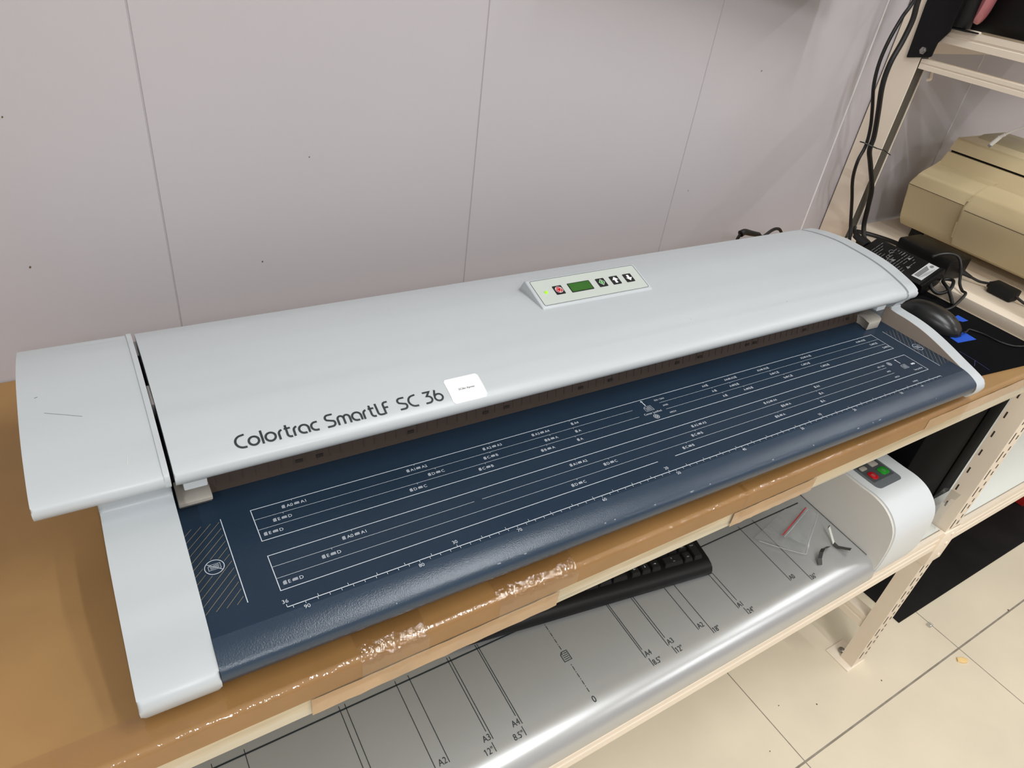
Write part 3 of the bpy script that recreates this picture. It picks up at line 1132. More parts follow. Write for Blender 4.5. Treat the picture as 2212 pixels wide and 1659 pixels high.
def scuff(x0_, y0_, x1_, y1_, w):
    pts = []
    for i in range(9):
        t = i / 8
        y = y0_ + (y1_ - y0_) * t
        x = x0_ + (x1_ - x0_) * t
        z, sl = cover_top(y)
        pts.append(Vector((x, y, z + 0.0003)))
    for p, q in zip(pts[:-1], pts[1:]):
        b.faces.new([b.verts.new(v) for v in (p + Vector((0, w, w * 0.3)), q + Vector((0, w, w * 0.3)), q - Vector((0, w, w * 0.3)), p - Vector((0, w, w * 0.3)))])


for q in ((-1.0517, 0.2112, -1.0249, 0.1971, 0.0002, 'labelgrey'), (-1.0575, 0.2343, -1.0551, 0.2350, 0.0003, 'labelgrey'), (-0.9990, 0.1440, -1.0002, 0.1356, 0.0009, 'smear'), (-0.3131, 0.1844, -0.3209, 0.1691, 0.0002, 'paper'), (-0.1903, 0.1487, -0.1895, 0.1492, 0.0004, 'ink_dark'), (-0.3633, 0.1550, -0.3628, 0.1555, 0.0004, 'ink_dark')):
    b = B()
    scuff(*q[:5])
    obj('scuff_mark', b, q[5], SC, smooth=False)

# --- control panel -------------------------------------------------------
b = B()
wd = [(0.2225, 0.0800), (0.2232, 0.0826), (0.2245, 0.0838), (0.2675, 0.0960), (0.2700, 0.0962), (0.2722, 0.0945), (0.2815, 0.0785), (0.2815, 0.074), (0.2225, 0.074)]
prism(b, [(y, z + ZB) for y, z in wd], -0.5430, -0.3720, 'x', 0.0016, seg=3)
cp = obj('control_panel', b, 'plastic', SC, 'raised wedge control panel', angle=45)
T0 = Vector((0, 0.2245, 0.0838 + ZB))
TD = Vector((0, 0.045, 0.0127)).normalized()
TN = Vector((0, -0.0127, 0.045)).normalized()


def FP(lift):
    return lambda u, v: Vector((u, 0, 0)) + T0 + TD * v + TN * lift


FA = FP(0.0003)
b = B()
fill(b, rrect(-0.5382, -0.3762, 0.0022, 0.0440, 0.0022), FP(0.00025))
obj('face_plate', b, 'facep', cp, smooth=False)
b = B()
stroke(b, rrect(-0.5382, -0.3762, 0.0022, 0.0440, 0.0022), 0.0005, FP(0.0004), True)
obj('face_plate_seam', b, 'ink_dark', cp, smooth=False)
b = B()
for k in range(1):
    t = bmesh.new()
    bmesh.ops.create_uvsphere(t, u_segments=14, v_segments=8, radius=0.0022)
    _merge(b, t, Matrix.Translation(FP(0.0006)(-0.5256, 0.0224)))
obj('indicator_light', b, 'led', cp, 'lit green indicator light')


def pbox(bm, u0, u1, v0, v1, h, mi=0):
    pts = rrect(u0, u1, v0, v1, 0.0009, 3)
    lo = [bm.verts.new(FP(0.0003)(*q)) for q in pts]
    hi = [bm.verts.new(FP(h)(*q)) for q in pts]
    f = bm.faces.new(hi)
    f.material_index = mi
    for i in range(len(pts)):
        f = bm.faces.new((lo[i], lo[(i + 1) % len(pts)], hi[(i + 1) % len(pts)], hi[i]))
        f.material_index = mi


b = B()
pbox(b, -0.4905, -0.4566, 0.0150, 0.0308, 0.0006)
ds = obj('display', b, 'ink_black', cp, 'green text display')
b = B()
fill(b, rrect(-0.4893, -0.4578, 0.0162, 0.0297, 0.0008), FP(0.0007))
obj('display_glass', b, 'lcd', ds, smooth=False)
for nm, u, ic in (('stop_button', -0.5065, 'stop'), ('start_button', -0.4405, 'start'), ('up_button', -0.4185, 'up'), ('down_button', -0.3964, 'down')):
    b = B()
    pbox(b, u - 0.0066, u + 0.0066, 0.0157, 0.0302, 0.0008)
    kb = obj(nm, b, 'ink_black', cp, 'black square ' + nm.replace('_', ' '))
    F1, F2 = FP(0.0010), FP(0.0013)
    b = B()
    if ic == 'stop':
        fill(b, arc(u, 0.0229, 0.0050, 0.0050, 0, 360, 24)[:-1], F1)
        stroke(b, arc(u, 0.0229, 0.0050, 0.0050, 0, 360, 24)[:-1], 0.0005, F2, True, mi=1)
        stroke(b, [(u - 0.0042, 0.0254), (u + 0.0042, 0.0254), (u, 0.0184)], 0.0005, F2, True, mi=1)
        obj('button_symbol', b, ['red', 'paper'], kb, 'red circle with triangle', smooth=False)
    elif ic == 'start':
        d = 0.0052
        fill(b, [(u - d * 0.8, 0.0229), (u, 0.0229 - d), (u + d * 0.8, 0.0229), (u, 0.0229 + d)], F1)
        stroke(b, [(u - d * 0.8, 0.0229), (u, 0.0229 - d), (u + d * 0.8, 0.0229), (u, 0.0229 + d)], 0.0005, F2, True, mi=1)
        stroke(b, [(u, 0.0229 - 0.0024), (u, 0.0229 + 0.0024)], 0.0008, F2, mi=1)
        obj('button_symbol', b, ['green', 'paper'], kb, 'green diamond', smooth=False)
    else:
        s = 1 if ic == 'up' else -1
        fill(b, [(u - 0.0018, 0.0229 - s * 0.0050), (u + 0.0018, 0.0229 - s * 0.0050), (u + 0.0018, 0.0229 + s * 0.0002), (u - 0.0018, 0.0229 + s * 0.0002)], F1)
        fill(b, [(u - 0.0048, 0.0229 + s * 0.0000), (u + 0.0048, 0.0229 + s * 0.0000), (u, 0.0229 + s * 0.0056)], F2)
        obj('button_symbol', b, 'paper', kb, 'white %s arrow' % ic, smooth=False)

# ------------------------------------------------------------------ silver scanner on the lower shelf
PX0, PY0, PZ0 = 0.4623, -0.4869, 0.5524
PYAW, PT = -0.0034, 0.0554
P0 = Vector((PX0, PY0, PZ0))
EU = Vector((math.cos(PYAW), math.sin(PYAW), 0))
EV = Vector((-math.cos(PT) * math.sin(PYAW), math.cos(PT) * math.cos(PYAW), math.sin(PT)))
EN = EU.cross(EV)


def TR(u, v, h=0.0):
    return P0 + EU * u + EV * v + EN * h


SB = thing('wide_silver_scanner', 'wide silver scanner with white rounded end, on the lower shelf under the board', 'scanner')
b = B()
tp = [(-0.04, 0.5797), (-0.2, 0.5685), (-0.487, 0.5524), (-0.505, 0.5512), (-0.517, 0.5480), (-0.527, 0.5410), (-0.5335, 0.5310), (-0.5360, 0.5200), (-0.5345, 0.5090), (-0.5300, 0.4985), (-0.5225, 0.4895), (-0.512, 0.4835), (-0.49, 0.4820), (-0.04, 0.4820)]
tc_ = [(q.x, q.y) for q in catmull([(a, c, 0) for a, c in tp[2:12]], 5)]
prism(b, [tp[1]] + tc_ + tp[12:] + [tp[0]], -0.135, 1.062, 'x')
obj('feed_tray', b, 'silver', SB, 'silver feed tray with rolled front', angle=40)
b = B()
prism(b, [(-0.205, 0.572), (-0.198, 0.64), (-0.18, 0.662), (-0.06, 0.662), (-0.045, 0.64), (-0.045, 0.485), (-0.205, 0.485)], -0.13, 1.06, 'x', 0.004)
obj('scan_head', b, 'silverwall', SB)
Dp = [(-0.06, 0.660), (-0.30, 0.6605), (-0.4140, 0.6605), (-0.4465, 0.6600), (-0.4755, 0.6600), (-0.5000, 0.6530), (-0.5200, 0.6370), (-0.5310, 0.6160), (-0.5352, 0.5830), (-0.5350, 0.5410), (-0.5290, 0.5080), (-0.5200, 0.4880), (-0.5060, 0.4790), (-0.48, 0.4765), (-0.06, 0.4765)]
dc = [(q.x, q.y) for q in catmull([(a, c, 0) for a, c in Dp[2:14]], 4)]
Dpoly = [Dp[0], Dp[1]] + dc + [Dp[14]]
b = B()
prism(b, Dpoly, 1.066, 1.185, 'x', 0.0022, seg=3)
cap = obj('end_housing', b, 'plastic_white', SB, 'white rounded right end housing', angle=50)
b = B()
prism(b, [(y + (0.0016 if y < -0.4 else 0), z - 0.002 if z > 0.6 else z + 0.001) for y, z in Dpoly], 1.0605, 1.0658, 'x')
obj('side_wall', b, 'silverwall', SB, 'silver inner side wall')
b = B()
prism(b, Dpoly, -0.262, -0.141, 'x', 0.0022, seg=3)
obj('end_housing', b, 'plastic_white', SB, 'white rounded left end housing', angle=50)
for x in (-0.2, 0.45, 1.12):
    for y in (-0.47, -0.10):
        b = B()
        cyl(b, (x, y, 0.4756), 0.014, 0.008, 'z', 14)
        obj('rubber_foot', b, 'blackmatte', SB)

# control pad on the white end
KZ = 0.6604
b = B()
prism(b, rrect(1.083, 1.153, -0.4665, -0.345, 0.009), KZ - 0.002, KZ + 0.0006, 'z')
kp = obj('key_pad', b, 'greypad', cap, 'grey key pad')
b = B()
fill(b, rrect(1.089, 1.149, -0.4515, -0.345, 0.002), lambda u, v: Vector((u, v, KZ + 0.0008)))
obj('key_pad_field', b, 'greypad2', kp, smooth=False)
for nm, m_, x0, x1, y0, y1 in (('stop_key', 'red', 1.0955, 1.1105, -0.4475, -0.4305), ('scan_key', 'green', 1.1235, 1.1445, -0.4465, -0.4300), ('grey_key', 'guide', 1.093, 1.109, -0.4235, -0.4150), ('grey_key', 'guide', 1.1225, 1.141, -0.4235, -0.4110)):
    b = B()
    prism(b, rrect(x0, x1, y0, y1, 0.0045 if 'grey' not in nm else 0.002), KZ + 0.0006, KZ + 0.0022, 'z', 0.0006)
    ko = obj(nm, b, m_, kp, {'stop_key': 'red key', 'scan_key': 'green key'}.get(nm, 'pale grey key'))
    if 'grey' not in nm:
        cxk, cyk = (x0 + x1) / 2, (y0 + y1) / 2
        b = B()
        FK = lambda u, v: Vector((u, v, KZ + 0.0025))
        if nm == 'stop_key':
            stroke(b, arc(cxk, cyk, 0.0032, 0.0032, 0, 360, 18)[:-1], 0.0004, FK, True)
            stroke(b, [(cxk - 0.0018, cyk + 0.0012), (cxk + 0.0018, cyk + 0.0012), (cxk, cyk - 0.002)], 0.0004, FK, True)
        else:
            stroke(b, [(cxk - 0.0038, cyk), (cxk, cyk - 0.0038), (cxk + 0.0038, cyk), (cxk, cyk + 0.0038)], 0.0004, FK, True)
            stroke(b, [(cxk, cyk - 0.0018), (cxk, cyk + 0.0018)], 0.0005, FK)
        obj('key_symbol', b, 'guide', ko, smooth=False)

# paper-size lines on the tray
pr_ = B()
TF = lambda u, v: TR(u, v, 0.0006)
stroke(pr_, [(-0.59, 0.1178), (0.575, 0.1178)], 0.0022, TF)
LW = 0.0009
for name_, imp, half, himp, top in (('A4', '8.5"', 0.105, 0.108, 0.1), ('A3', '12"', 0.1485, 0.1524, 0.1), ('A2', '18"', 0.21, 0.2286, 0.1), ('A1', '24"', 0.297, 0.3048, 0.1), ('A0', '36"', 0.4205, 0.4572, 0.1)):
    for s in (-1, 1):
        stroke(pr_, [(s * half, 0.124), (s * half, 0.0)], LW, TF)
        tight = himp - half < 0.012
        if tight:
            stroke(pr_, [(s * himp, 0.124), (s * himp, 0.0125)], LW, TF)
            stroke(pr_, [(s * himp, -0.0025), (s * himp, -0.0151)], LW, TF)
        else:
            stroke(pr_, [(s * himp, 0.124), (s * himp, -0.0151)], LW, TF)
        al = 'l' if s > 0 else 'r'
        text(pr_, name_, s * (half + 0.0022), 0.0008, 0.0082, TF, al, 0.82)
        text(pr_, imp, s * (himp + 0.0022), -0.0148, 0.0082, TF, al, 0.82)
v = 0.117
k = 0
while v > -0.004:
    ln = 0.0065 if k % 2 == 0 else 0.0014
    if not (0.044 < v < 0.066):
        stroke(pr_, [(0, v), (0, v - ln)], LW, TF)
    v -= ln + 0.0018
    k += 1
text(pr_, '0', 0.0, -0.0200, 0.0090, TF, 'c', 0.9)
page_outline(pr_, -0.0060, 0.0465, 0.0120, 0.0145, TF, 4, 0.0010)
obj('size_line_print', pr_, 'ink_dark', SB, 'dark paper-width lines and letters', smooth=False)
b = B()
stroke(b, [(0.5965, 0.25), (0.5965, -0.012), (0.5967, -0.022)], 0.0012, lambda u, v: TR(u, v, 0.0007))
obj('tray_seam', b, 'ink_dark', SB, smooth=False)

# ------------------------------------------------------------------ keyboard lying on the tray
kyaw = math.atan2(-0.139, 0.990)
KM = Matrix(((EU.x, EV.x, EN.x, 0), (EU.y, EV.y, EN.y, 0), (EU.z, EV.z, EN.z, 0), (0, 0, 0, 1)))
kr = KM.to_3x3() @ Matrix.Rotation(kyaw, 3, 'Z')
KB = thing('keyboard', 'black full-size keyboard sticking out from under the board onto the silver scanner', 'keyboard')
KB.matrix_world = Matrix.Translation(TR(0.3005, 0.0665, 0.0012)) @ kr.to_4x4()
b = B()
side = [(0.0, 0.003), (0.001, 0.009), (0.004, 0.0145), (0.010, 0.0185), (0.0205, 0.0195), (0.140, 0.0250), (0.148, 0.024), (0.150, 0.018), (0.150, 0.0005), (0.002, 0.0005)]
prism(b, side, -0.446, 0.0, 'x', 0.0024, seg=3)
obj('case', b, 'black', KB, angle=45)
KF = 0.0205
PIT = 0.0190


def keyz(v):
    return 0.0190 + 0.0052 * (v - 0.0205) / 0.12


rows_k = []
RM = -0.0095      # right margin


def key(x1, v0, wu, hu=1.0, leg=None):
    """x1 right edge, v0 front edge, in metres; wu/hu in key units"""
    w, d = wu * PIT, hu * PIT
    g = 0.0009
    z0 = keyz(v0)
    b = B()
    t = bmesh.new()
    x0_, x1_, y0_, y1_ = x1 - w + g, x1 - g, v0 + g, v0 + d - g
    iv, fr = 0.0019, 0.0034
    lo = [(x0_, y0_), (x1_, y0_), (x1_, y1_), (x0_, y1_)]
    hi = [(x0_ + iv, y0_ + fr), (x1_ - iv, y0_ + fr), (x1_ - iv, y1_ - 0.0012), (x0_ + iv, y1_ - 0.0012)]
    va = [t.verts.new((p[0], p[1], z0 - 0.0005)) for p in lo]
    vb = [t.verts.new((p[0], p[1], z0 + 0.0072)) for p in hi]
    t.faces.new(vb)
    for i in range(4):
        t.faces.new((va[i], va[(i + 1) % 4], vb[(i + 1) % 4], vb[i]))
    es = [e for e in t.edges if not (e.verts[0] in va and e.verts[1] in va)]
    bmesh.ops.bevel(t, geom=es, offset=0.0007, segments=2, affect='EDGES')
    _merge(b, t)
    o = obj('key', b, 'key', KB)
    if leg:
        b = B()
        F = lambda u, v: Vector((u, v, z0 + 0.0074))
        xc, yc = (hi[0][0] + hi[1][0]) / 2, (hi[0][1] + hi[2][1]) / 2
        for item in leg:
            kind, dx, dy, sz = item
            if kind in ('<', '>', 'v'):
                u, vv = xc + dx, yc + dy
                dirv = {'<': (-1, 0), '>': (1, 0), 'v': (0, -1)}[kind]
                L = 0.0024
                stroke(b, [(u - dirv[0] * L, vv - dirv[1] * L), (u + dirv[0] * L * 0.4, vv + dirv[1] * L * 0.4)], 0.0005, F)
                px, py = -dirv[1], dirv[0]
                fill(b, [(u + dirv[0] * L, vv + dirv[1] * L), (u + dirv[0] * L * 0.1 + px * 0.0013, vv + dirv[1] * L * 0.1 + py * 0.0013), (u + dirv[0] * L * 0.1 - px * 0.0013, vv + dirv[1] * L * 0.1 - py * 0.0013)], F)
            elif kind == 'menu':
                u, vv = xc + dx, yc + dy
                stroke(b, [(u - 0.0016, vv - 0.002), (u + 0.0016, vv - 0.002), (u + 0.0016, vv + 0.002), (u - 0.0016, vv + 0.002)], 0.0005, F, True)
                for q in (-0.0009, 0.0, 0.0009):
                    stroke(b, [(u - 0.001, vv + q), (u + 0.001, vv + q)], 0.0004, F)
            else:
                text(b, kind, xc + dx, yc + dy, sz, F, 'c')
        obj('key_legend', b, 'ink_white', o, smooth=False)


V = [KF + PIT * i for i in range(5)] + [KF + PIT * 5 + 0.006]
# numeric pad
key(RM, V[0], 1, 2, [('Enter', 0, 0.004, 0.0021)])
key(RM - PIT, V[0], 1, 1, [('.', 0, 0.0016, 0.0026), ('Del', 0, -0.0040, 0.0020)])
key(RM - 2 * PIT, V[0], 2, 1, [('0', -0.001, 0.0004, 0.0028), ('Ins', 0.001, -0.0050, 0.0019)])
for i, (a, c) in enumerate((('3', 'PgDn'), ('2', ''), ('1', 'End'))):
    lg = [(a, -0.001, 0.0010, 0.0026)]
    lg.append((c, 0, -0.0045, 0.0019) if c else ('v', 0, -0.0026, 0))
    key(RM - (1 + i) * PIT, V[1], 1, 1, lg)
for r in (2, 3, 4):
    for i in range(4 if r == 4 else 3):
        key(RM - (i + (0 if r == 4 else 1)) * PIT, V[r], 1)
key(RM, V[2], 1, 2)
# arrow block
ax = RM - 4 * PIT - 0.005
for i, a in enumerate(('>', 'v', '<')):
    key(ax - i * PIT, V[0], 1, 1, [(a, 0, 0.0002, 0)])
key(ax - PIT, V[1], 1, 1)
for r in (3, 4):
    for i in range(3):
        key(ax - i * PIT, V[r], 1)
mx_ = ax - 3 * PIT - 0.005
x = mx_
for w, lg in ((1.5, [('Ctrl', -0.002, -0.0005, 0.0028)]), (1.25, [('menu', 0, 0.0005, 0)]), (1.25, [('menu', 0, 0.002, 0)]), (1.25, None), (5.0, None), (1.25, None), (1.25, None), (1.25, None)):
    key(x, V[0], w, 1, lg)
    x -= w * PIT
for r, ws in ((1, [2.5] + [1] * 10 + [1.5]), (2, [2.25] + [1] * 11 + [0.75]), (3, [1.5] + [1] * 12 + [0.5]), (4, [2] + [1] * 12)):
    x = mx_
    for w in ws:
        key(x, V[r], w)
        x -= w * PIT
del V

# ------------------------------------------------------------------ small things lying on the tray
ZBG = thing('zip_bag', 'small clear zip bag with red stripe, crumpled on the silver scanner tray', 'bag')


def sheet(bm, pts, h=0.004, n=10, rough=0.002):
    # quad patch with gentle crumple; pts = 4 tray corners
    vs = []
    for j in range(n + 1):
        row = []
        for i in range(n + 1):
            s, t = i / n, j / n
            u = (1 - s) * (1 - t) * pts[0][0] + s * (1 - t) * pts[1][0] + s * t * pts[2][0] + (1 - s) * t * pts[3][0]
            vv = (1 - s) * (1 - t) * pts[0][1] + s * (1 - t) * pts[1][1] + s * t * pts[2][1] + (1 - s) * t * pts[3][1]
            hh = h + rough * (math.sin(5.1 * s + 3 * t) * math.cos(4.3 * t - 2 * s) + 0.5 * math.sin(11 * t + 6 * s))
            row.append(bm.verts.new(TR(u, vv, max(0.0015, hh))))
        vs.append(row)
    for j in range(n):
        for i in range(n):
            bm.faces.new((vs[j][i], vs[j][i + 1], vs[j + 1][i + 1], vs[j + 1][i]))


b = B()
sheet(b, [(0.424, 0.090), (0.484, 0.0275), (0.580, 0.083), (0.536, 0.1165)], 0.005, 12)
obj('film', b, 'bag', ZBG)
b = B()
sheet(b, [(0.4746, 0.0671), (0.4991, 0.0351), (0.5790, 0.0780), (0.5704, 0.0943)], 0.010, 10, 0.0015)
obj('film', b, 'bag', ZBG)
b = B()
sheet(b, [(0.4722, 0.0716), (0.4738, 0.0698), (0.5695, 0.0975), (0.5680, 0.0995)], 0.0105, 8, 0.0008)
obj('zip_stripe', b, 'redzip', ZBG, 'red zip stripe')
b = B()
tube(b, [TR(0.4746, 0.0671, 0.010), TR(0.51, 0.0765, 0.0115), TR(0.545, 0.087, 0.011), TR(0.5704, 0.0943, 0.010)], 0.0007, 8)
tube(b, [TR(0.4975, 0.0320, 0.008), TR(0.5055, 0.0390, 0.0115), TR(0.54, 0.057, 0.0125), TR(0.5790, 0.0780, 0.011)], lambda t: 0.0007 + 0.0013 * math.exp(-((t - 0.2) / 0.15) ** 2), 8)
tube(b, [TR(0.4295, 0.0825, 0.004), TR(0.4472, 0.0613, 0.005), TR(0.4824, 0.0280, 0.005), TR(0.4914, 0.0282, 0.006), TR(0.4985, 0.0335, 0.008)], 0.0005, 6)
obj('bag_fold', b, 'bagedge', ZBG, 'whitish folded edge')


def ribbon(bm, pts, w, dirn, mi_list):
    d = Vector(dirn).normalized() * w / 2
    prev = None
    for i, (u, vv, h) in enumerate(pts):
        c = TR(u, vv, h)
        cur = [bm.verts.new(c - d), bm.verts.new(c + d), bm.verts.new(c + d + EN * 0.0006), bm.verts.new(c - d + EN * 0.0006)]
        if prev:
            for k in range(4):
                f = bm.faces.new((prev[k], prev[(k + 1) % 4], cur[(k + 1) % 4], cur[k]))
                f.material_index = mi_list[i - 1]
        else:
            bm.faces.new(cur).material_index = mi_list[0]
        prev = cur
    bm.faces.new(prev[::-1]).material_index = mi_list[-1]


b = B()
ribbon(b, [(0.5700, 0.0480, 0.0135), (0.5688, 0.0460, 0.0130), (0.5570, 0.0210, 0.003), (0.5585, 0.0125, 0.0016), (0.5650, 0.0020, 0.006), (0.5690, -0.0040, 0.009)], 0.0075, EU * 0.95 + EV * 0.3, [1, 0, 2, 2, 2])
tag(obj('cable_strip', b, ['stripw', 'stripb', 'stripg'], smooth=False), 'bent silver-white strip with a small hole, beside the zip bag on the tray', 'strip', 'bent strips on the tray')
b = B()
ribbon(b, [(0.5420, 0.0200, 0.003), (0.5300, 0.0190, 0.006), (0.5200, 0.0185, 0.010), (0.5085, 0.0140, 0.012), (0.5010, 0.0080, 0.006), (0.4950, 0.0000, 0.0016)], 0.0080, EU * 0.8 - EV * 0.35, [2, 1, 1, 1, 2])
tag(obj('cable_strip', b, ['stripw', 'stripb', 'stripg'], smooth=False), 'curled black strip lying nearest the rolled front of the tray', 'strip', 'bent strips on the tray')

# ------------------------------------------------------------------ black computer case behind the post
PC = thing('computer_case', 'black computer case standing on the lower shelf beside the white scanner end', 'computer', (1.34, -0.25, 0.4758))
b = B()
box(b, -0.142, 0.070, -0.200, 0.168, 0.006, 0.312, 0.002)
obj('side_case', b, 'caseblack', PC)
b = B()
box(b, 0.0715, 0.142, -0.202, 0.168, 0.006, 0.312, 0.002)
obj('front_bezel', b, 'caseblack', PC, 'separate black end section')
for x in (-0.12, 0.12):
    for y in (-0.18, 0.15):
        b = B()
        cyl(b, (x, y, 0.0), 0.01, 0.0065, 'z', 12)
        obj('rubber_foot', b, 'blackmatte', PC)
# clear wrap tucked by the post
b = B()
vs = []
for j in range(7):
    row = []
    for i in range(6):
        s, t = i / 5, j / 6
        row.append(b.verts.new((1.346 + 0.010 * s + 0.006 * math.sin(5 * t + 4 * s), -0.505 + 0.035 * s + 0.006 * math.sin(4 * t), 0.4765 + 0.105 * t - 0.02 * s * t)))
    vs.append(row)
for j in range(6):
    for i in range(5):
        b.faces.new((vs[j][i], vs[j][i + 1], vs[j + 1][i + 1], vs[j + 1][i]))
tag(obj('plastic_wrap', b, 'wrap'), 'scrap of clear plastic wrap against the front post of the rack', 'wrap')

# ------------------------------------------------------------------ mouse pad, mouse
MP = thing('mouse_pad', 'black cloth mouse pad with blue corner marks, right of the grey scanner', 'mouse pad')
b = B()
prism(b, [(1.085, -0.4755), (1.357, -0.5065), (1.357, -0.225), (1.085, -0.225)], 0.8913, 0.8942, 'z', 0.0008)
obj('cloth', b, 'pad', MP)
PF = lambda u, v: Vector((u, v, 0.8945))
for q in ([(1.2205, -0.4095), (1.2680, -0.4155), (1.2710, -0.3905), (1.2239, -0.3930)], [(1.3065, -0.3685), (1.3225, -0.3697), (1.3234, -0.3495), (1.2950, -0.3530)]):
    b = B()
    fill(b, q, PF)
    obj('printed_patch', b, 'bluepatch', MP, 'bright blue printed patch', smooth=False)
b = B()
stroke(b, [(1.1946, -0.4269), (1.1931, -0.4545), (1.1878, -0.4820)], 0.0007, PF)
stroke(b, [(1.1931, -0.4545), (1.1742, -0.4644)], 0.0007, PF)
obj('printed_line', b, 'navy', MP, 'thin navy line', smooth=False)

MS = thing('computer_mouse', 'glossy black computer mouse on the black pad beside the grey scanner', 'mouse', (1.2335, -0.345, 0.8946), (0, 0, math.radians(14)))
b = B()
NU, NV = 28, 22
L2, Wd, Hh = 0.056, 0.0305, 0.036
grid = []
for j in range(NV + 1):
    t = -1 + 2 * j / NV           # along the mouse, -1 = nose (towards the room)
    row = []
    wprof = Wd * (max(0.0, 1 - abs(t) ** 3.2)) ** 0.5 * (0.93 + 0.07 * math.cos(2.6 * t))
    hprof = Hh * (max(0.0, 1 - abs(t) ** 2.4)) ** 0.6 * (0.92 + 0.14 * t)
    for i in range(NU):
        a = 2 * math.pi * i / NU
        ca, sa = math.cos(a), math.sin(a)
        xx = wprof * math.copysign(abs(ca) ** 0.9, ca)
        zz = hprof * (abs(sa) ** 0.85) if sa > 0 else 0.0
        row.append(b.verts.new((xx, t * L2, zz + 0.0006)))
    grid.append(row)
for j in range(NV):
    for i in range(NU):
        try:
            b.faces.new((grid[j][i], grid[j][(i + 1) % NU], grid[j + 1][(i + 1) % NU], grid[j + 1][i]))
        except ValueError:
            pass
bmesh.ops.remove_doubles(b, verts=b.verts[:], dist=0.0001)
obj('shell', b, 'mouse', MS, angle=70)
b = B()
cyl(b, (-0.0025, -0.030, 0.0205), 0.0062, 0.005, 'x', 20, 0.001)
obj('scroll_wheel', b, 'blackmatte', MS)
b = B()
tube(b, [(0.0215, -0.018 + 0.004 * k, 0.0215 + 0.0009 * math.sin(k)) for k in range(9)], 0.0007, 6, 2)
obj('side_trim', b, 'labelgrey', MS, 'worn grey side strip')
b = B()
pw = Matrix.Rotation(math.radians(-14), 3, 'Z')
cordw = [(1.2480, -0.3990, 0.9035), (1.2660, -0.3960, 0.8985), (1.2864, -0.3920, 0.8965), (1.2966, -0.4106, 0.8965), (1.2990, -0.4366, 0.8965), (1.3106, -0.4563, 0.8965), (1.3309, -0.4652, 0.8970), (1.3500, -0.4640, 0.8990), (1.356, -0.455, 0.8995)]
tube(b, [pw @ (Vector(q) - Vector((1.2335, -0.345, 0.8946))) for q in cordw], 0.0015, 8)
obj('cord', b, 'cable', MS)

# ------------------------------------------------------------------ power adapters
AD = thing('power_adapter', 'black power adapter with printed label and white sticker, leaning on the cream rail', 'adapter', (1.3325, -0.2015, 0.9318), (0, math.radians(-23.5), 0))
b = B()
box(b, -0.031, 0.031, -0.0705, 0.0705, -0.0295, 0.0, 0.0025)
prism(b, [(-0.031, 0.0), (0.031, 0.0), (0.030, 0.0012), (-0.030, 0.0012)], -0.0725, -0.0700, 'y')
prism(b, [(-0.0315, -0.018), (-0.0315, -0.0005), (0.0315, -0.0005), (0.0315, -0.018), (0.020, -0.028), (-0.020, -0.028)], -0.0755, -0.069, 'y', 0.001)
obj('brick', b, 'black', AD)
AFc = lambda h: (lambda u, v: Vector((u, v, h)))
b = B()
AFF = AFc(0.00045)
for i in range(14):
    y = 0.052 - 0.0060 * i
    if -0.031 < y:
        x = -0.024
        while x < 0.020:
            ln = random.uniform(0.004, 0.012)
            if random.random() < 0.62:
                stroke(b, [(x, y), (min(0.024, x + ln), y)], 0.0009, AFF)
            x += ln + 0.002
for (u, v_) in ((-0.006, 0.006), (0.015, -0.012), (-0.006, -0.026)):
    fill(b, [(u - 0.004, v_ - 0.003), (u + 0.004, v_ - 0.003), (u, v_ + 0.004)], AFc(0.0006))
stroke(b, arc(-0.012, 0.010, 0.0045, 0.0045, 0, 360, 16)[:-1], 0.0009, AFc(0.0006), True)
stroke(b, arc(0.012, 0.024, 0.0045, 0.0045, 0, 300, 14), 0.0008, AFc(0.0006))
text(b, 'CE', -0.003, 0.016, 0.006, AFc(0.0006), 'c')
stroke(b, [(0.016, 0.004), (0.025, 0.004)], 0.0016, AFc(0.0006))
obj('printed_label', b, 'labelgrey', AD, 'grey rating print', smooth=False)
b = B()
fill(b, [(-0.020, -0.0655), (0.0275, -0.0655), (0.0275, -0.0445), (-0.020, -0.0445)], AFc(0.0006))
stk = obj('white_sticker', b, 'labelwhite', AD, 'small white sticker', smooth=False)
b = B()
fill(b, [(-0.016, -0.0565), (0.012, -0.0565), (0.018, -0.047), (-0.016, -0.047)], AFc(0.0008))
for i in range(4):
    stroke(b, [(-0.017 + 0.004 * i, -0.0585 - 0.0016 * i), (0.004 + 0.005 * i, -0.0585 - 0.0016 * i)], 0.0007, AFc(0.0009))
fill(b, arc(0.0215, -0.0550, 0.0035, 0.0035, 0, 360, 16)[:-1], AFc(0.0010))
obj('sticker_print', b, 'labelgrey', stk, smooth=False)
# strain relief, plug and cords (local space)
AI = (Matrix.Translation((1.3325, -0.2015, 0.9318)) @ Euler((0, math.radians(-23.5), 0)).to_matrix().to_4x4()).inverted()


def loc(pts):
    return [AI @ Vector(q) for q in pts]


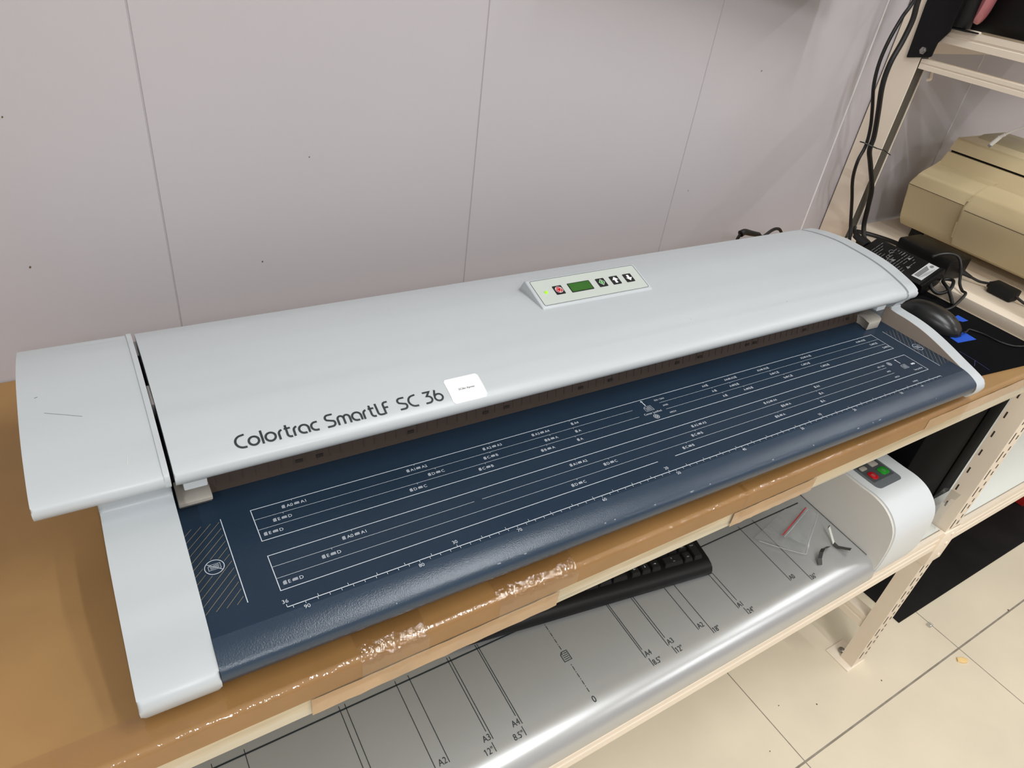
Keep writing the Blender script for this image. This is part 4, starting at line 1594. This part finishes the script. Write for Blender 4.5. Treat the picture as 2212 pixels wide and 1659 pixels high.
b = B()
tube(b, loc([(1.335, -0.275, 0.917), (1.331, -0.285, 0.912), (1.338, -0.296, 0.908), (1.360, -0.301, 0.914), (1.384, -0.291, 0.922), (1.388, -0.281, 0.921), (1.374, -0.277, 0.9205), (1.366, -0.284, 0.9185), (1.357, -0.298, 0.9165), (1.351, -0.312, 0.908), (1.343, -0.325, 0.899)]), 0.0032, 10, 8)
tube(b, loc([(1.300, -0.330, 0.8985), (1.322, -0.333, 0.900), (1.345, -0.331, 0.908), (1.366, -0.327, 0.9185), (1.374, -0.316, 0.918), (1.382, -0.303, 0.925), (1.398, -0.290, 0.936), (1.409, -0.280, 0.944), (1.414, -0.270, 0.953), (1.412, -0.262, 0.958), (1.402, -0.252, 0.959), (1.390, -0.243, 0.955), (1.377, -0.238, 0.950)]), 0.0027, 10, 8)
obj('output_cord', b, 'cable', AD)
b = B()
tube(b, loc([(1.343, -0.128, 0.925), (1.346, -0.118, 0.927), (1.349, -0.106, 0.928)]), 0.0105, 12, 2)
tube(b, loc([(1.349, -0.106, 0.928), (1.352, -0.098, 0.929), (1.355, -0.090, 0.930)]), 0.0065, 12, 2)
obj('inlet_plug', b, 'cable', AD)
b = B()
tube(b, loc([(1.355, -0.090, 0.930), (1.359, -0.083, 0.933), (1.364, -0.077, 0.936), (1.369, -0.073, 0.940)]), 0.0035, 10)
obj('inlet_cord', b, 'cable', AD)

A2 = thing('power_adapter', 'plain black power adapter on the cream shelf in front of the beige printer', 'adapter', (1.4385, -0.208, 0.9048), (0, 0, math.radians(-3)))
b = B()
box(b, -0.035, 0.035, -0.058, 0.058, 0.0005, 0.0425, 0.004)
obj('brick', b, 'black', A2)
b = B()
tube(b, [(0.018, -0.057, 0.016), (0.022, -0.066, 0.014), (0.028, -0.076, 0.011)], lambda t: 0.006 - 0.003 * t, 10, 3)
tube(b, [(0.028, -0.076, 0.011), (0.036, -0.090, 0.008), (0.043, -0.104, 0.010), (0.048, -0.113, 0.012)], 0.0025, 10)
tube(b, [(0.032, -0.108, 0.010), (0.030, -0.117, 0.008), (0.034, -0.120, 0.012), (0.040, -0.113, 0.016), (0.036, -0.107, 0.014)], 0.0028, 10)
tube(b, [(0.040, -0.158, 0.012), (0.042, -0.168, 0.008), (0.047, -0.184, 0.004), (0.055, -0.215, 0.003)], 0.0025, 10)
obj('output_cord', b, 'cable', A2)
b = B()
box(b, 0.024, 0.053, -0.160, -0.112, 0.0003, 0.0225, 0.004)
obj('ferrite_bead', b, 'blackmatte', A2, 'black ferrite block on the cord')

# ------------------------------------------------------------------ hanging cables at the back post
b = B()
tube(b, [(1.300, -0.050, 1.50), (1.297, -0.050, 1.40), (1.294, -0.050, 1.348), (1.280, -0.050, 1.322), (1.268, -0.050, 1.2846), (1.266, -0.050, 1.248), (1.2734, -0.052, 1.2108), (1.293, -0.054, 1.173), (1.310, -0.055, 1.138), (1.314, -0.058, 1.105), (1.305, -0.060, 1.077), (1.3126, -0.060, 1.041), (1.338, -0.061, 0.996), (1.356, -0.066, 0.952), (1.356, -0.076, 0.928), (1.346, -0.090, 0.910), (1.335, -0.11, 0.8960)], 0.0032, 10)
tag(obj('hanging_cable', b, 'cable'), 'thin black cord hanging left of its neighbour by the cream back post', 'cable', None)
b = B()
tube(b, [(1.28, -0.070, 1.50), (1.272, -0.070, 1.40), (1.2731, -0.070, 1.351), (1.2800, -0.070, 1.322), (1.2759, -0.070, 1.289), (1.266, -0.070, 1.253), (1.2697, -0.070, 1.216), (1.2899, -0.070, 1.170), (1.308, -0.070, 1.126), (1.3120, -0.070, 1.100), (1.3340, -0.070, 1.072), (1.3690, -0.073, 1.022), (1.3790, -0.076, 0.983), (1.384, -0.081, 0.945), (1.382, -0.095, 0.921), (1.376, -0.104, 0.9185), (1.371, -0.115, 0.9185)], 0.0046, 10)
tag(obj('hanging_cable', b, 'cable'), 'thick black cord hanging right of its neighbour by the cream back post', 'cable', None)
b = B()
tube(b, [(1.298, -0.062, 1.112), (1.311, -0.0765, 1.108), (1.326, -0.074, 1.104), (1.323, -0.052, 1.106), (1.30, -0.0525, 1.111), (1.298, -0.062, 1.112)], 0.0012, 6)
tube(b, [(1.326, -0.074, 1.104), (1.345, -0.073, 1.100), (1.358, -0.072, 1.0976), (1.372, -0.072, 1.092), (1.3872, -0.071, 1.0865)], 0.0010, 6)
tag(obj('cable_tie', b, 'cable'), 'black cable tie with long tail, binding the two hanging cords', 'cable tie')
b = B()
tube(b, [(1.402, -0.066, 0.9130), (1.412, -0.048, 0.911), (1.431, -0.043, 0.910), (1.454, -0.062, 0.909), (1.4700, -0.095, 0.909), (1.4760, -0.130, 0.910), (1.472, -0.145, 0.914)], 0.0042, 10)
tag(obj('hanging_cable', b, 'cable'), 'black cord arching over the cream shelf behind the plain adapter', 'cable', None)
# black plug and cord lying behind the scanner
b = B()
tube(b, [(1.046, -0.050, 0.9545), (1.056, -0.050, 0.957), (1.076, -0.050, 0.952), (1.10, -0.050, 0.946)], lambda t: 0.0065 - 0.002 * t, 10)
tube(b, [(1.10, -0.050, 0.946), (1.120, -0.046, 0.938), (1.140, -0.044, 0.946), (1.155, -0.044, 0.949), (1.17, -0.044, 0.943), (1.20, -0.04, 0.915), (1.24, -0.04, 0.8945)], 0.0030, 8)
tube(b, [(1.046, -0.050, 0.9545), (1.042, -0.05, 0.94), (1.050, -0.048, 0.91), (1.060, -0.046, 0.8945)], 0.0030, 8)
tag(obj('scanner_cord', b, 'cable'), 'black plug and cord peeking up behind the grey scanner lid', 'cable')

# ------------------------------------------------------------------ beige printer
PRT = thing('beige_printer', 'old beige desktop printer with stepped front, on the cream shelf at right', 'printer', (0, 0, 0))
y0p, y1p = -0.50, -0.066
shell = [(1.547, 0.9265), (1.5365, 0.938), (1.5330, 0.950), (1.5200, 0.990), (1.5085, 1.0190), (1.5170, 1.0270), (1.5290, 1.0345), (1.5450, 1.0425), (1.5650, 1.0490), (1.5800, 1.0540), (1.5965, 1.0580), (1.6050, 1.0800), (1.80, 1.0800), (1.80, 0.9265)]
b = B()
prism(b, shell, y0p, y1p, 'y', 0.003, seg=3)
obj('body', b, 'beige', PRT, angle=25)
b = B()
prism(b, [(1.6065, 1.0845), (1.6200, 1.1085), (1.79, 1.1085), (1.80, 1.0845)], y0p, y1p, 'y', 0.0015)
obj('top_lid', b, 'beige', PRT, angle=25)
b = B()
box(b, 1.611, 1.795, y0p + 0.004, y1p - 0.004, 1.0795, 1.0850)
obj('lid_gap', b, 'void', PRT)
b = B()
prism(b, [(1.675, 1.1083), (1.693, 1.1155), (1.78, 1.1155), (1.79, 1.1083)], y0p, y1p - 0.012, 'y', 0.0015)
obj('top_tray', b, 'beigegrey', PRT)
# bulging middle section of the front
bul = [(1.545, 0.9300), (1.527, 0.936), (1.5215, 0.950), (1.5110, 0.985), (1.5010, 1.0110), (1.5030, 1.0190), (1.5130, 1.0275), (1.5290, 1.0375), (1.5480, 1.0465), (1.5700, 1.0530), (1.5900, 1.0580), (1.5960, 1.0585), (1.60, 0.9300)]
b = B()
prism(b, bul, y0p + 0.06, -0.190, 'y', 0.007, seg=4)
obj('front_bulge', b, 'beige', PRT, 'rounded raised middle of the front', angle=35)
for q in ((1.5078, 1.512, -0.1895, y1p - 0.002, 1.0184, 1.0191), (1.5005, 1.506, y0p + 0.066, -0.198, 1.0123, 1.0130)):
    b = B()
    box(b, *q)
    obj('panel_seam', b, 'creamdark', PRT)
for x in (1.57, 1.77):
    for y in (-0.47, -0.10):
        b = B()
        cyl(b, (x, y, 0.9046), 0.014, 0.0225, 'z', 14)
        obj('rubber_foot', b, 'blackmatte', PRT)
# white cable end on the printer
WC = thing('white_cable', 'white charging cable end hanging from the upper rail in front of the beige printer', 'cable')
b = B()
tube(b, [(1.4005, -0.2425, 1.1785), (1.4005, -0.2535, 1.1896), (1.4005, -0.2660, 1.1980), (1.4015, -0.290, 1.212), (1.403, -0.325, 1.240), (1.4045, -0.345, 1.275), (1.4065, -0.350, 1.304), (1.4045, -0.350, 1.3150), (1.397, -0.350, 1.3190), (1.385, -0.350, 1.3165), (1.376, -0.351, 1.3160)], 0.0019, 10)
obj('cord', b, 'whitecable', WC)
b = B()
tube(b, [(1.4005, -0.2294, 1.1578), (1.4005, -0.2335, 1.1655), (1.4005, -0.2372, 1.1728)], lambda t: 0.0046, 12, 2, flat=0.75)
tube(b, [(1.4005, -0.2370, 1.1725), (1.4005, -0.2400, 1.1760), (1.4005, -0.2430, 1.1790)], 0.0027, 12, 2)
obj('plug_body', b, 'whitecable', WC)
b = B()
tube(b, [(1.4005, -0.2275, 1.1532), (1.4005, -0.2295, 1.1580)], 0.0033, 12, 2, flat=0.5)
obj('metal_tip', b, 'metal', WC, 'bare metal tip')

# ------------------------------------------------------------------ dark things on the upper shelf
BR = thing('mounting_bracket', 'black steel bracket bolted to the cream back post at upper right', 'bracket')
b = B()
prism(b, [(-0.0385, 1.2575), (-0.0400, 1.2562), (-0.0805, 1.2655), (-0.0832, 1.2680), (-0.0825, 1.2895), (-0.0965, 1.3105), (-0.0965, 1.46), (-0.034, 1.46), (-0.034, 1.34)], 1.3592, 1.3624, 'x', 0.0008)
obj('plate', b, 'black', BR)
b = B()
prism(b, [(1.3626, -0.066), (1.3626, -0.118), (1.369, -0.138), (1.374, -0.138), (1.376, -0.110), (1.376, -0.066)], 1.3145, 1.3170, 'z', 0.0006)
obj('flange', b, 'black', BR)
b = B()
cyl(b, (1.3805, -0.098, 1.3172), 0.017, 0.18, 'z', 24, 0.002)
box(b, 1.3628, 1.376, -0.098, -0.066, 1.3175, 1.46, 0.002)
obj('arm_tube', b, 'black', BR)
b = B()
cyl(b, (1.3552, -0.0656, 1.2733), 0.0065, 0.004, 'x', 6, 0.0006)
cyl(b, (1.3532, -0.0656, 1.2733), 0.0038, 0.004, 'x', 14, 0.0005)
obj('bolt', b, 'metal', BR, 'shiny hex bolt')
b = B()
tube(b, [(1.402, -0.106, 1.330), (1.403, -0.109, 1.336), (1.404, -0.111, 1.346), (1.404, -0.113, 1.362), (1.404, -0.116, 1.39), (1.404, -0.118, 1.42)], lambda t: 0.016 + 0.008 * math.sin(2.2 * t + 0.3), 14, 6, flat=0.5)
tag(obj('pink_bag', b, 'pinkbag'), 'crumpled translucent pink plastic bag on the upper shelf beside the black box', 'bag')
b = B()
box(b, 1.430, 1.90, -0.262, -0.04, 1.3145, 1.50, 0.003)
tag(obj('black_box', b, 'black'), 'large black box on the upper shelf at top right', 'box')

# unseen board added above the view to cast shade on the upper wall
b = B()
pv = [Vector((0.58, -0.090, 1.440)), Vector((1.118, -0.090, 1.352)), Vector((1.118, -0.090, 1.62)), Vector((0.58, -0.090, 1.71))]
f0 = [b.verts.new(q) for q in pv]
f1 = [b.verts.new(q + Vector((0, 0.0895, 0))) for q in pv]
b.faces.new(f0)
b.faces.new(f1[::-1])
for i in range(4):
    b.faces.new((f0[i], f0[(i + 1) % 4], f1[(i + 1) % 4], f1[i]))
tag(obj('added_shade_board', b, 'black', smooth=False), 'unseen dark board added above the scanner lid to shade the upper wall', 'board')

# ------------------------------------------------------------------ things on the floor
b = B()
prism(b, [(1.5968, -0.4940), (2.75, -0.4985), (2.75, -0.02), (1.594, -0.02)], 0.0, 0.004, 'z', 0.0008)
tag(obj('floor_mat', b, 'rubber'), 'black scuffed rubber mat on the floor under the right shelf', 'mat')
b = B()
box(b, 2.400, 2.72, -0.41, -0.12, 0.0042, 0.13, 0.002)
tag(obj('red_box', b, 'redbox'), 'red box standing on the black floor mat under the right shelf', 'box')
b = B()
prism(b, [(1.632, -0.636), (1.640, -0.645), (1.652, -0.650), (1.662, -0.646), (1.656, -0.636), (1.648, -0.634), (1.640, -0.628)], 0.0, 0.004, 'z', 0.0008)
tag(obj('packing_chip', b, 'chip'), 'small cream chip of debris on the floor tile', 'scrap')
b = B()
box(b, 1.660, 1.675, -0.543, -0.531, 0.0, 0.006, 0.0015)
tag(obj('plastic_scrap', b, 'wrap'), 'tiny clear plastic scrap on the floor grout line near the black mat', 'scrap')

bpy.context.view_layer.update()
